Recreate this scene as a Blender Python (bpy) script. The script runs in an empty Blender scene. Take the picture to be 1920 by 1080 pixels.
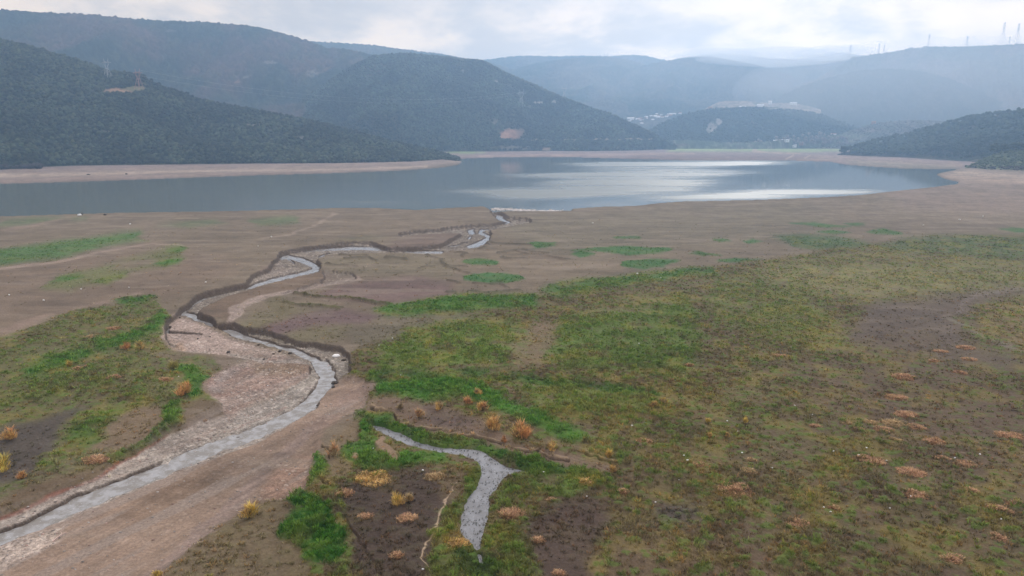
import bpy, math, random
import numpy as np

# ------------------------------------------------------------------ camera, sky, sun, exposure
SC = bpy.context.scene
COL = SC.collection
CAM_Z = 50.0
PITCH = math.atan(295.0 / 1280.0)          # the drone camera looks down by about 13 degrees
cam_data = bpy.data.cameras.new('camera')
cam_data.sensor_width = 36.0
cam_data.lens = 24.0
cam_data.clip_start = 0.5
cam_data.clip_end = 20000.0
cam = bpy.data.objects.new('camera', cam_data)
COL.objects.link(cam)
cam.location = (0, 0, CAM_Z)
cam.rotation_euler = (math.pi / 2 - PITCH, 0, 0)
SC.camera = cam

SUN_ELEV, SUN_AZ = math.radians(30), math.radians(20)   # behind thin cloud, ahead and to the right
EXPOSURE = -0.27
SKY_GAIN = 1.3
HAZE_DENSITY = 0.00027
HAZE_COLOR = (0.43, 0.67, 1.0)
HAZE_ANISO = 0.6
HAZE_TOP = 525.0

SC.view_settings.view_transform = 'Standard'
SC.view_settings.look = 'None'
SC.view_settings.exposure = EXPOSURE
SC.view_settings.gamma = 1.0
SC.view_settings.use_curve_mapping = False
SC.cycles.max_bounces = 6
SC.cycles.diffuse_bounces = 2
SC.cycles.glossy_bounces = 3
SC.cycles.transmission_bounces = 2
SC.cycles.volume_bounces = 2
SC.cycles.use_denoising = True
SC.cycles.denoiser = "OPENIMAGEDENOISE"
SC.cycles.sample_clamp_indirect = 4.0


class NT:
    """small wrapper to write node trees compactly"""
    def __init__(self, tree):
        self.t = tree
        tree.nodes.clear()
    def n(self, kind, **kw):
        node = self.t.nodes.new(kind)
        for k, v in kw.items():
            if k.startswith('i_'):
                key = k[2:]
                key = int(key) if key.isdigit() else key.replace('_', ' ')
                sock = node.inputs[key]
                if hasattr(v, 'links'):
                    self.t.links.new(v, sock)
                else:
                    sock.default_value = v
            else:
                setattr(node, k, v)
        return node
    def link(self, a, b):
        self.t.links.new(a, b)
    def math(self, op, a, b=None, c=None, clamp=False):
        node = self.t.nodes.new('ShaderNodeMath')
        node.operation = op
        node.use_clamp = clamp
        for i, v in enumerate((a, b, c)):
            if v is None:
                continue
            if hasattr(v, 'links'):
                self.t.links.new(v, node.inputs[i])
            else:
                node.inputs[i].default_value = v
        return node.outputs[0]
    def mix(self, fac, a, b, mode='MIX'):
        node = self.t.nodes.new('ShaderNodeMix')
        node.data_type = 'RGBA'
        node.blend_type = mode
        for sock, v in ((node.inputs[0], fac), (node.inputs[6], a), (node.inputs[7], b)):
            if hasattr(v, 'links'):
                self.t.links.new(v, sock)
            else:
                sock.default_value = v
        return node.outputs[2]
    def ramp(self, fac, stops):
        node = self.t.nodes.new('ShaderNodeValToRGB')
        cr = node.color_ramp
        while len(cr.elements) < len(stops):
            cr.elements.new(0.5)
        for e, (p, c) in zip(cr.elements, stops):
            e.position = p
            e.color = c if len(c) == 4 else (*c, 1)
        self.t.links.new(fac, node.inputs[0])
        return node.outputs[0]
    def mapr(self, v, a, b, c, d, smooth=True):
        node = self.t.nodes.new('ShaderNodeMapRange')
        node.interpolation_type = 'SMOOTHSTEP' if smooth else 'LINEAR'
        self.t.links.new(v, node.inputs[0])
        for i, x in zip((1, 2, 3, 4), (a, b, c, d)):
            node.inputs[i].default_value = x
        return node.outputs[0]


world = bpy.data.worlds.new('World')
SC.world = world
world.use_nodes = True
w = NT(world.node_tree)
sky = w.n('ShaderNodeTexSky', sky_type='NISHITA', sun_disc=False, sun_elevation=SUN_ELEV,
          sun_rotation=SUN_AZ, air_density=1.2, dust_density=2.0, ozone_density=1.0)
tc = w.n('ShaderNodeTexCoord')
sep = w.n('ShaderNodeSeparateXYZ', i_0=tc.outputs['Generated'])
el = sep.outputs[2]
den = w.math('ADD', w.math('MAXIMUM', el, 0.0), 0.09)
px = w.math('DIVIDE', sep.outputs[0], den)
py = w.math('DIVIDE', sep.outputs[1], den)
pv = w.n('ShaderNodeCombineXYZ', i_0=px, i_1=py, i_2=0.0)
mq = w.n('ShaderNodeMapping', i_Vector=tc.outputs['Generated'])
mq.inputs['Scale'].default_value = (5.0, 5.0, 12.0)
n1 = w.n('ShaderNodeTexNoise', i_Vector=mq.outputs[0], i_Scale=1.0, i_Detail=7.0, i_Roughness=0.55, i_Distortion=0.2)
mp = w.n('ShaderNodeMapping', i_Vector=pv.outputs[0])
mp.inputs['Scale'].default_value = (0.9, 0.55, 1)
mp.inputs['Location'].default_value = (3.1, 1.7, 0)
n2 = w.n('ShaderNodeTexNoise', i_Vector=mp.outputs[0], i_Scale=0.35, i_Detail=5.0, i_Roughness=0.5)
# grey cloud deck: broken tone from pearl to lavender grey
cl = w.math('ADD', w.math('MULTIPLY', n1.outputs[0], 0.6), w.math('MULTIPLY', n2.outputs[0], 0.4))
deck = w.ramp(cl, [(0.36, (0.62, 0.56, 0.525)), (0.45, (0.70, 0.63, 0.585)), (0.53, (0.82, 0.725, 0.66)), (0.62, (1.06, 0.92, 0.81))])
# thinner, brighter cloud low over the horizon
low = w.mapr(el, 0.08, 0.22, 1.0, 0.0)
n3 = w.n('ShaderNodeTexNoise', i_Vector=pv.outputs[0], i_Scale=0.3, i_Detail=4.0)
lowf = w.math('MULTIPLY', low, w.mapr(n3.outputs[0], 0.35, 0.6, 0.65, 1.0))
deck2 = w.mix(lowf, deck, (2.15, 1.55, 0.98, 1), 'MIX')
deck3 = w.mix(w.mapr(cl, 0.40, 0.55, 0.75, 0.0), deck2, deck, 'MIX')
zen = w.mapr(el, 0.2, 0.55, 10 * SKY_GAIN, 18 * SKY_GAIN)     # an overcast sky is brightest overhead
scaled = w.mix(1.0, deck3, zen, 'MULTIPLY')
final = w.mix(0.93, sky.outputs[0], scaled)
bg = w.n('ShaderNodeBackground', i_Color=final, i_Strength=0.1)
wo = w.n('ShaderNodeOutputWorld', i_Surface=bg.outputs[0])

sun_data = bpy.data.lights.new('sun', 'SUN')
sun_data.energy = 2.0
sun_data.angle = math.radians(12)
sun_data.color = (1.0, 0.95, 0.88)
sun = bpy.data.objects.new('sun', sun_data)
COL.objects.link(sun)
sd = (math.sin(SUN_AZ) * math.cos(SUN_ELEV), math.cos(SUN_AZ) * math.cos(SUN_ELEV), math.sin(SUN_ELEV))
from mathutils import Vector
sun.rotation_euler = Vector(sd).to_track_quat('Z', 'Y').to_euler()

# ------------------------------------------------------------------ survey geometry: photo pixel <-> place on the ground
CP, SP = math.cos(PITCH), math.sin(PITCH)
FPX = 1280.0


def to_px(x, y, z):
    dz = z - CAM_Z
    dep = np.maximum(y * CP - dz * SP, 0.5)
    up = y * SP + dz * CP
    return 960 + FPX * x / dep, 540 - FPX * up / dep


def ray(u, v):
    a = (np.asarray(u, float) - 960) / FPX
    b = (540 - np.asarray(v, float)) / FPX
    return a, CP + b * SP, -SP + b * CP


def ground(u, v, z=0.0):
    rx, ry, rz = ray(u, v)
    t = (z - CAM_Z) / rz
    return rx * t, ry * t


def at_dist(u, v, d):
    """the point seen at (u, v) that lies d metres away over the ground"""
    rx, ry, rz = ray(u, v)
    k = d / np.hypot(rx, ry)
    return rx * k, ry * k, CAM_Z + rz * k


# ------------------------------------------------------------------ numpy noise
def _h(xi, yi, seed):
    a = (xi.astype(np.int64) * 374761393 + yi.astype(np.int64) * 668265263 + seed * 1442695041) & 0xffffffff
    a = ((a ^ (a >> 13)) * 1274126177) & 0xffffffff
    a = ((a ^ (a >> 16)) * 2246822519) & 0xffffffff
    return ((a ^ (a >> 15)) & 0xffffff).astype(np.float32) / float(0xffffff)


def vnoise(x, y, seed=0):
    xf, yf = np.floor(x), np.floor(y)
    fx, fy = (x - xf).astype(np.float32), (y - yf).astype(np.float32)
    fx = fx * fx * (3 - 2 * fx)
    fy = fy * fy * (3 - 2 * fy)
    xi, yi = xf.astype(np.int64), yf.astype(np.int64)
    a, b = _h(xi, yi, seed), _h(xi + 1, yi, seed)
    c, d = _h(xi, yi + 1, seed), _h(xi + 1, yi + 1, seed)
    return (a + (b - a) * fx) * (1 - fy) + (c + (d - c) * fx) * fy


def fbm(x, y, oct=4, seed=0, gain=0.5):
    s, amp, tot = 0.0, 1.0, 0.0
    for i in range(oct):
        c, sn = math.cos(0.7 * i + .3), math.sin(0.7 * i + .3)
        k = 2.03 ** i
        s = s + amp * vnoise((x * c - y * sn) * k + 17.3 * i, (x * sn + y * c) * k - 9.1 * i, seed + i)
        tot += amp
        amp *= gain
    return s / tot


def worley(x, y, seed=0):
    """distance to the nearest random point and that point's own random value"""
    xf, yf = np.floor(x).astype(np.int64), np.floor(y).astype(np.int64)
    best = np.full(x.shape, 9.0, np.float32)
    val = np.zeros(x.shape, np.float32)
    for i in (-1, 0, 1):
        for j in (-1, 0, 1):
            cx, cy = xf + i, yf + j
            dx = cx + _h(cx, cy, seed) - x
            dy = cy + _h(cx, cy, seed + 7) - y
            d = (dx * dx + dy * dy).astype(np.float32)
            m = d < best
            best = np.where(m, d, best)
            val = np.where(m, _h(cx, cy, seed + 13), val)
    return np.sqrt(best), val


def smooth(a, b, x):
    t = np.clip((x - a) / (b - a), 0, 1)
    return t * t * (3 - 2 * t)


def lin(rgb):
    """sRGB 0..255 -> linear"""
    c = np.asarray(rgb, np.float32) / 255.0
    return np.where(c <= 0.04045, c / 12.92, ((c + 0.055) / 1.055) ** 2.4)


# ------------------------------------------------------------------ mesh helpers
def mk(name, V, F, mat=None, col=None, attrs=None, parent=None, smoothed=False, link=True, mats=None, midx=None):
    me = bpy.data.meshes.new(name)
    V = np.ascontiguousarray(V, np.float32)
    F = np.ascontiguousarray(F, np.int32)
    nf, k = F.shape
    me.vertices.add(len(V))
    me.vertices.foreach_set('co', V.ravel())
    me.loops.add(nf * k)
    me.loops.foreach_set('vertex_index', F.ravel())
    me.polygons.add(nf)
    me.polygons.foreach_set('loop_start', np.arange(0, nf * k, k, dtype=np.int32))
    if midx is not None:
        me.polygons.foreach_set('material_index', np.asarray(midx, np.int32))
    me.update(calc_edges=True)
    if smoothed:
        me.polygons.foreach_set('use_smooth', np.ones(nf, bool))
    if col is not None:
        a = me.color_attributes.new('col', 'FLOAT_COLOR', 'POINT')
        c = np.ones((len(V), 4), np.float32)
        c[:, :3] = col
        a.data.foreach_set('color', c.ravel())
    for nm, arr in (attrs or {}).items():
        a = me.attributes.new(nm, 'FLOAT', 'POINT')
        a.data.foreach_set('value', np.ascontiguousarray(arr, np.float32))
    for m in (mats or ([mat] if mat else [])):
        me.materials.append(m)
    ob = bpy.data.objects.new(name, me)
    if link:
        COL.objects.link(ob)
    if parent is not None:
        ob.parent = parent
    return ob


def tag(o, label=None, cat=None, group=None, kind=None):
    if label:
        o['label'] = label
    if cat:
        o['category'] = cat
    if group:
        o['group'] = group
    if kind:
        o['kind'] = kind
    return o


def empty(name, loc, rz=0.0):
    o = bpy.data.objects.new(name, None)
    COL.objects.link(o)
    o.location = loc
    o.rotation_euler = (0, 0, rz)
    return o


class Bag:
    """collects quads/tris of several shapes into ONE mesh"""
    def __init__(self):
        self.v, self.f = [], []
    def add(self, V, F):
        o = len(self.v)
        self.v += [tuple(p) for p in V]
        for f in F:
            f = list(f)
            if len(f) == 3:
                f = f + [f[2]]
            self.f.append([i + o for i in f])
        return self
    def box(self, c, s, rz=0.0):
        x, y, z = c
        a, b, h = s[0] / 2, s[1] / 2, s[2] / 2
        cs, sn = math.cos(rz), math.sin(rz)
        V = []
        for dz in (-h, h):
            for dx, dy in ((-a, -b), (a, -b), (a, b), (-a, b)):
                V.append((x + dx * cs - dy * sn, y + dx * sn + dy * cs, z + dz))
        return self.add(V, [(0, 3, 2, 1), (4, 5, 6, 7), (0, 1, 5, 4), (1, 2, 6, 5), (2, 3, 7, 6), (3, 0, 4, 7)])
    def bar(self, p, q, w, w2=None):
        p, q = Vector(p), Vector(q)
        d = (q - p).normalized()
        a = d.cross(Vector((0, 0, 1)))
        if a.length < 1e-3:
            a = Vector((1, 0, 0))
        a.normalize()
        b = d.cross(a)
        w2 = w if w2 is None else w2
        V = [p + (a * i + b * j) * w / 2 for i, j in ((-1, -1), (1, -1), (1, 1), (-1, 1))]
        V += [q + (a * i + b * j) * w2 / 2 for i, j in ((-1, -1), (1, -1), (1, 1), (-1, 1))]
        return self.add(V, [(0, 3, 2, 1), (4, 5, 6, 7), (0, 1, 5, 4), (1, 2, 6, 5), (2, 3, 7, 6), (3, 0, 4, 7)])
    def build(self, name, mat, parent=None):
        me = bpy.data.meshes.new(name)
        F = []
        for f in self.f:
            F.append(f[:3] if f[2] == f[3] else f)
        me.from_pydata(self.v, [], F)
        me.materials.append(mat)
        ob = bpy.data.objects.new(name, me)
        COL.objects.link(ob)
        if parent is not None:
            ob.parent = parent
        return ob


def copy_tree(o, parent=None):
    c = o.copy()
    COL.objects.link(c)
    c.parent = parent
    for ch in list(o.children):
        copy_tree(ch, c)
    return c


# ------------------------------------------------------------------ materials
def material(name):
    m = bpy.data.materials.new(name)
    m.use_nodes = True
    return m, NT(m.node_tree)


def attr_material(name, rough=0.95, spec=0.15, noise_scale=3.0, noise_amt=0.35, bump=0.0, bump_scale=4.0, bump_dist=0.1, transl=0.0):
    """base colour = colour attribute 'col' varied by procedural noise"""
    m, t = material(name)
    at = t.n('ShaderNodeAttribute', attribute_name='col')
    tc = t.n('ShaderNodeTexCoord')
    nz = t.n('ShaderNodeTexNoise', i_Vector=tc.outputs['Object'], i_Scale=noise_scale, i_Detail=4.0, i_Roughness=0.6)
    f = t.mapr(nz.outputs[0], 0.25, 0.75, 1 - noise_amt, 1 + noise_amt, False)
    c = t.mix(1.0, at.outputs['Color'], f, 'MULTIPLY')
    b = t.n('ShaderNodeBsdfPrincipled', i_Roughness=rough)
    t.link(c, b.inputs['Base Color'])
    b.inputs['Specular IOR Level'].default_value = spec
    if bump:
        bz = t.n('ShaderNodeTexNoise', i_Vector=tc.outputs['Object'], i_Scale=bump_scale, i_Detail=5.0, i_Roughness=0.65)
        bp = t.n('ShaderNodeBump', i_Height=bz.outputs[0], i_Strength=bump, i_Distance=bump_dist)
        t.link(bp.outputs[0], b.inputs['Normal'])
    t.n('ShaderNodeOutputMaterial', i_Surface=b.outputs[0])
    return m


def plain_material(name, rgb, rough=0.8, spec=0.2, var=0.2, scale=2.0, metallic=0.0):
    m, t = material(name)
    tc = t.n('ShaderNodeTexCoord')
    nz = t.n('ShaderNodeTexNoise', i_Vector=tc.outputs['Object'], i_Scale=scale, i_Detail=4.0)
    f = t.mapr(nz.outputs[0], 0.3, 0.7, 1 - var, 1 + var, False)
    c = t.mix(1.0, (*rgb, 1), f, 'MULTIPLY')
    b = t.n('ShaderNodeBsdfPrincipled', i_Roughness=rough, i_Metallic=metallic)
    b.inputs['Specular IOR Level'].default_value = spec
    t.link(c, b.inputs['Base Color'])
    t.n('ShaderNodeOutputMaterial', i_Surface=b.outputs[0])
    return m
# ------------------------------------------------------------------ ground survey: outlines of what grows and lies on the plain
U0, U1, V0, V1 = -900, 2820, 250, 1500
CW, CH = U1 - U0, V1 - V0


def poly_mask(pts, soft=1.0, pad=8):
    """soft-edged filled outline -> (mask, slice)"""
    P = np.asarray(pts, np.float32) - np.array([U0, V0], np.float32)
    pd = int(pad + soft * 3)
    x0, x1 = int(max(P[:, 0].min() - pd, 0)), int(min(P[:, 0].max() + pd, CW))
    y0, y1 = int(max(P[:, 1].min() - pd, 0)), int(min(P[:, 1].max() + pd, CH))
    if x1 - x0 < 2 or y1 - y0 < 2:
        return None, None
    m = np.zeros((y1 - y0, x1 - x0), np.float32)
    n = len(P)
    for r in range(y1 - y0):
        yy = r + y0 + 0.5
        xs = []
        for i in range(n):
            ax, ay = P[i]
            bx, by = P[(i + 1) % n]
            if (ay <= yy) != (by <= yy):
                xs.append(ax + (yy - ay) / (by - ay) * (bx - ax))
        xs.sort()
        for a, b in zip(xs[::2], xs[1::2]):
            ia, ib = int(round(a)) - x0, int(round(b)) - x0
            m[r, max(ia, 0):max(ib, 0)] = 1
    return blur(m, soft), (slice(y0, y1), slice(x0, x1))


def blur(m, s):
    if s <= 0.3:
        return m
    for _ in range(2):
        r = max(int(round(s * 0.9)), 1)
        k = 2 * r + 1
        for ax in (0, 1):
            if m.shape[ax] < 3:
                continue
            pw = [(0, 0), (0, 0)]
            pw[ax] = (r + 1, r)
            c = np.cumsum(np.pad(m, pw, mode='edge'), axis=ax, dtype=np.float64)
            if ax == 0:
                m = ((c[k:] - c[:-k]) / k).astype(np.float32)
            else:
                m = ((c[:, k:] - c[:, :-k]) / k).astype(np.float32)
    return m


def stroke_mask(pts, width, soft=1.0, wy=1.0):
    """soft line of changing width; wy < 1 flattens it as the ground's foreshortening does"""
    P = np.asarray(pts, np.float32) - np.array([U0, V0], np.float32)
    W = np.broadcast_to(np.asarray(width, np.float32), (len(P),))
    pd = int(W.max() + soft * 2 + 3)
    x0, x1 = int(max(P[:, 0].min() - pd, 0)), int(min(P[:, 0].max() + pd, CW))
    y0, y1 = int(max(P[:, 1].min() - pd, 0)), int(min(P[:, 1].max() + pd, CH))
    X, Y = np.meshgrid(np.arange(x0, x1) + .5, np.arange(y0, y1) + .5)
    X, Y = X.astype(np.float32), Y.astype(np.float32)
    best = np.full(X.shape, -1e9, np.float32)
    for i in range(len(P) - 1):
        a, b = P[i], P[i + 1]
        sx0, sx1 = int(max(min(a[0], b[0]) - pd - x0, 0)), int(max(a[0], b[0]) + pd - x0)
        sy0, sy1 = int(max(min(a[1], b[1]) - pd - y0, 0)), int(max(a[1], b[1]) + pd - y0)
        sl = (slice(sy0, sy1), slice(sx0, sx1))
        dx, dy = b[0] - a[0], (b[1] - a[1]) / wy
        L = dx * dx + dy * dy + 1e-6
        gx, gy = X[sl] - a[0], (Y[sl] - a[1]) / wy
        t = np.clip((gx * dx + gy * dy) / L, 0, 1)
        d = np.hypot(gx - t * dx, gy - t * dy)
        val = (W[i] + (W[i + 1] - W[i]) * t) / 2 - d
        best[sl] = np.maximum(best[sl], val)
    return np.clip(best / max(soft, .4) + 0.5, 0, 1), (slice(y0, y1), slice(x0, x1))


RGB = np.empty((CH, CW, 3), np.float32)
RGB[:] = lin((119, 108, 94))
GRASS = np.full((CH, CW), .02, np.float32)     # how much tussock stands there
GRAV = np.zeros((CH, CW), np.float32)      # pebbles
HUM = np.zeros((CH, CW), np.float32)       # extra height (metres)
CHAN = np.zeros((CH, CW), np.float32)      # inside the cut channels
FLOOR = np.full((CH, CW), -1.32, np.float32)
WATER = np.zeros((CH, CW), np.float32)
LAKE = np.zeros((CH, CW), np.float32)


def put(mask_sl, rgb=None, a=1.0, grass=None, grav=None, hum=None):
    m, sl = mask_sl
    if m is None:
        return
    k = m * a
    if rgb is not None:
        RGB[sl] += (lin(rgb) - RGB[sl]) * k[..., None]
    if grass is not None:
        GRASS[sl] += (grass - GRASS[sl]) * k
    if grav is not None:
        GRAV[sl] += (grav - GRAV[sl]) * k
    if hum is not None:
        HUM[sl] += hum * m


def P(pts, rgb=None, a=1.0, soft=3, **kw):
    put(poly_mask(pts, soft), rgb, a, **kw)


def S(pts, w, rgb=None, a=1.0, soft=1.5, wy=1.0, **kw):
    put(stroke_mask(pts, w, soft, wy), rgb, a, **kw)


MUD = (126, 114, 106)
LUSH, LUSH2, GREEN, OLIVE = (68, 108, 45), (60, 98, 43), (70, 112, 62), (106, 104, 74)
YEL, BRN, PEAT = (130, 124, 82), (108, 94, 82), (80, 68, 64)

# ---- broad zones
P([(-900, 395), (2820, 370), (2820, 450), (1900, 430), (1000, 430), (0, 440), (-900, 450)], (123, 112, 99), .8, 12)
P([(960, 400), (1200, 392), (1500, 380), (1600, 420), (1500, 450), (1200, 470), (1000, 480), (930, 430)], (112, 106, 92), .7, 14)
P([(1650, 360), (1800, 335), (2820, 330), (2820, 400), (1920, 400), (1700, 390)], (136, 121, 112), .7, 8)
P([(-900, 450), (0, 470), (300, 460), (480, 500), (330, 560), (0, 620), (-900, 660)], (120, 105, 93), .7, 14)
# far shore beyond the lake, mauve mud and pale sand lines
P([(-900, 250), (2820, 250), (2820, 322), (1600, 312), (1300, 302), (860, 300), (640, 330), (0, 345), (-900, 352)], (136, 120, 118), 1, 3)
P([(-900, 310), (0, 318), (400, 312), (860, 296), (870, 304), (640, 324), (0, 344), (-900, 352)], (144, 128, 118), .9, 3)
S([(0, 329), (100, 328), (300, 322), (640, 318), (800, 312)], [7, 6, 4, 3, 3], (176, 160, 146), .7, 3)
S([(900, 293), (1000, 291), (1150, 290), (1300, 288)], 4, (164, 142, 132), .7, 3)
S([(1500, 296), (1580, 297), (1700, 303), (1800, 308)], 9, (150, 130, 118), .6, 4)
P([(1580, 300), (1700, 306), (1800, 312), (1790, 318), (1690, 314), (1600, 308)], (136, 132, 116), .6, 2)
P([(1160, 292), (1300, 291), (1520, 291), (1540, 297), (1300, 299), (1180, 298)], (116, 98, 96), .8, 2)
P([(1245, 284), (1270, 277), (1420, 277), (1580, 277.5), (1585, 284), (1500, 285), (1430, 284), (1300, 284)], (142, 160, 104), 1, 1.2)
P([(835, 283), (880, 284), (920, 286), (880, 288), (840, 287)], (130, 158, 92), .9, 1.2)
S([(1420, 277), (1412, 283), (1440, 286), (1500, 288)], [4, 4, 2, 2], (178, 156, 138), .9, 2)
S([(1474, 298), (1488, 291)], 2, (176, 158, 144), .8, 1.5)
S([(1508, 297), (1520, 291)], 2, (176, 158, 144), .8, 1.5)
P([(1755, 327), (1815, 318), (1920, 326), (2820, 340), (2820, 362), (1920, 348), (1810, 342)], (158, 140, 126), .9, 3)
S([(1790, 322), (1850, 328), (1920, 332)], 4, (172, 156, 140), .6, 3)

# ---- left plain
P([(-300, 500), (0, 468), (60, 460), (120, 452), (170, 446), (235, 434), (265, 432), (272, 448), (240, 455), (200, 462), (120, 482), (60, 490), (0, 498), (-300, 540)], (82, 112, 68), .95, 4, grass=.35)
P([(80, 542), (100, 520), (150, 510), (230, 488), (300, 470), (335, 458), (350, 476), (340, 494), (300, 502), (250, 512), (200, 528), (130, 545)], (104, 110, 74), .8, 5, grass=.25)
P([(200, 505), (225, 492), (285, 484), (300, 492), (250, 505)], (120, 106, 94), .8, 5, grass=0)
P([(310, 470), (340, 462), (347, 470), (330, 473)], LUSH, .8, 2, grass=.4)
P([(285, 500), (318, 487), (345, 484), (340, 494), (310, 502)], LUSH, .9, 2, grass=.4)
P([(90, 528), (110, 518), (150, 513), (160, 518), (130, 526)], LUSH, .8, 2.5, grass=.4)
P([(180, 530), (200, 520), (250, 510), (240, 520), (205, 532)], (96, 112, 62), .8, 2.5, grass=.4)
for pts in ([(0, 411), (105, 407), (125, 409), (60, 420), (0, 424)], [(126, 409), (165, 406), (160, 413), (130, 414)],
            [(290, 420), (400, 411), (430, 418), (350, 425)], [(470, 412), (560, 404), (550, 420), (480, 422)]):
    P(pts, (92, 114, 80), .65, 3, grass=.2)
S([(-300, 530), (0, 505), (100, 492), (200, 471), (280, 458), (340, 462)], [7, 6, 5, 4, 3, 2], (152, 136, 126), .7, 2)
S([(-300, 680), (0, 625), (60, 602), (120, 587), (180, 570), (270, 547)], [16, 13, 9, 8, 6, 4], (142, 124, 114), .75, 4)
S([(480, 446), (545, 440), (590, 420), (612, 408), (630, 398)], [2, 3, 4, 4, 2], (152, 138, 126), .75, 2)
S([(0, 432), (60, 424), (110, 412)], 4, (150, 132, 122), .6, 3)

# ---- left field of tussocks
P([(-900, 700), (-300, 650), (0, 632), (80, 602), (150, 582), (220, 570), (300, 560), (322, 590), (305, 615), (302, 640), (340, 662), (405, 690), (410, 760), (330, 815), (250, 855), (180, 885), (100, 925), (0, 965), (-900, 1200)], OLIVE, 1, 5, grass=.55)
P([(-100, 830), (60, 790), (150, 770), (200, 760), (120, 800), (75, 850), (40, 900), (0, 910), (-200, 960)], (86, 79, 78), .9, 7, grass=.1)
P([(210, 790), (250, 768), (290, 765), (300, 800), (260, 835), (200, 855), (160, 850)], (122, 106, 90), .9, 5, grass=.12)
P([(90, 880), (160, 850), (200, 845), (210, 870), (140, 900), (60, 930), (0, 950), (-100, 960), (0, 915)], (106, 98, 80), .8, 5, grass=.3)
P([(30, 695), (90, 668), (165, 653), (185, 662), (120, 690), (60, 707)], LUSH, .95, 4, grass=1)
P([(175, 645), (240, 630), (300, 592), (322, 580), (310, 605), (290, 625), (240, 650), (200, 662)], LUSH, .95, 4, grass=1)
P([(205, 562), (240, 556), (296, 553), (285, 565), (240, 580)], LUSH2, .9, 3, grass=.7)
P([(0, 735), (60, 705), (130, 690), (250, 690), (240, 710), (120, 745), (0, 770), (-200, 800)], (96, 104, 62), .8, 6, grass=.9)
P([(330, 692), (345, 667), (400, 672), (408, 690), (388, 720), (380, 752), (355, 750), (348, 720)], LUSH, 1, 3, grass=1)
P([(108, 838), (140, 800), (160, 778), (200, 768), (235, 770), (213, 790), (167, 805), (185, 830), (150, 845)], (84, 104, 56), .95, 4, grass=.8)
P([(280, 770), (330, 757), (335, 777), (322, 807), (300, 830), (267, 846), (200, 880), (195, 868), (260, 830), (300, 797)], LUSH, .95, 3, grass=1)
P([(330, 765), (385, 745), (412, 762), (410, 785), (340, 810)], (114, 100, 84), .95, 4, grass=.08)
P([(-100, 980), (0, 935), (130, 885), (200, 866), (320, 806), (400, 766), (414, 783), (320, 822), (200, 893), (100, 946), (0, 988), (-100, 1030)], (104, 88, 74), .8, 4, grass=.12)
P([(270, 655), (330, 660), (420, 672), (440, 700), (410, 720), (360, 690), (300, 668)], (120, 104, 92), .7, 5, grass=.1)
S([(212, 570), (230, 590), (245, 600), (235, 580)], 3, (138, 122, 108), .6, 3)
P([(265, 665), (330, 620), (312, 610), (308, 640)], (126, 110, 98), .8, 4, grass=.05)

# ---- middle ground left of the big field
P([(440, 610), (480, 585), (560, 575), (640, 590), (680, 610), (640, 640), (560, 640), (480, 622)], (108, 102, 82), .8, 6, grass=.2)
P([(600, 478), (700, 474), (830, 478), (860, 500), (840, 520), (700, 515), (620, 500)], (118, 110, 94), .8, 6, grass=.1)
P([(596, 552), (640, 532), (700, 524), (790, 520), (845, 535), (835, 556), (760, 562), (690, 568), (620, 562)], (112, 95, 92), .95, 6)
P([(495, 612), (560, 590), (640, 580), (720, 590), (705, 606), (600, 610), (520, 626)], (108, 91, 92), .9, 5)
S([(553, 551), (600, 557), (650, 560), (690, 566), (738, 571)], [4, 6, 6, 6, 4], (90, 88, 66), .9, 2, .6, grass=.3, hum=.7)
S([(535, 568), (580, 574), (630, 578), (630, 583)], [4, 6, 6, 3], (92, 90, 66), .9, 2, .6, grass=.3, hum=.6)
P([(500, 560), (520, 550), (540, 562), (560, 572), (530, 590), (500, 580)], (106, 100, 78), .7, 4, grass=.2)
for pts, w_ in (([(650, 484), (700, 482), (718, 487)], 6), ([(625, 495), (680, 497)], 5), ([(640, 477), (700, 478)], 4), ([(735, 480), (760, 484)], 7),
                ([(785, 502), (812, 498)], 5), ([(806, 478), (822, 484), (832, 497), (850, 503), (880, 515)], 6), ([(836, 498), (868, 499)], 5),
                ([(850, 470), (870, 474), (862, 482)], 5), ([(900, 466), (918, 452), (940, 455), (962, 459), (985, 461)], 5),
                ([(930, 475), (960, 470), (1000, 478), (1040, 484), (1065, 487)], 7), ([(945, 482), (985, 487)], 5), ([(975, 468), (1020, 476)], 5),
                ([(835, 528), (850, 533)], 6), ([(880, 532), (935, 533), (960, 540)], 4), ([(875, 547), (930, 548), (975, 546)], 5), ([(832, 548), (848, 549)], 5)):
    S(pts, w_, (92, 85, 74), .75, 2, .5, hum=.55)
S([(1000, 400), (1075, 396), (1140, 391)], 3, (110, 100, 92), .6, 2)
P([(960, 478), (1000, 474), (1060, 484), (1050, 490), (990, 488)], (132, 118, 104), .5, 3)

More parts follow.
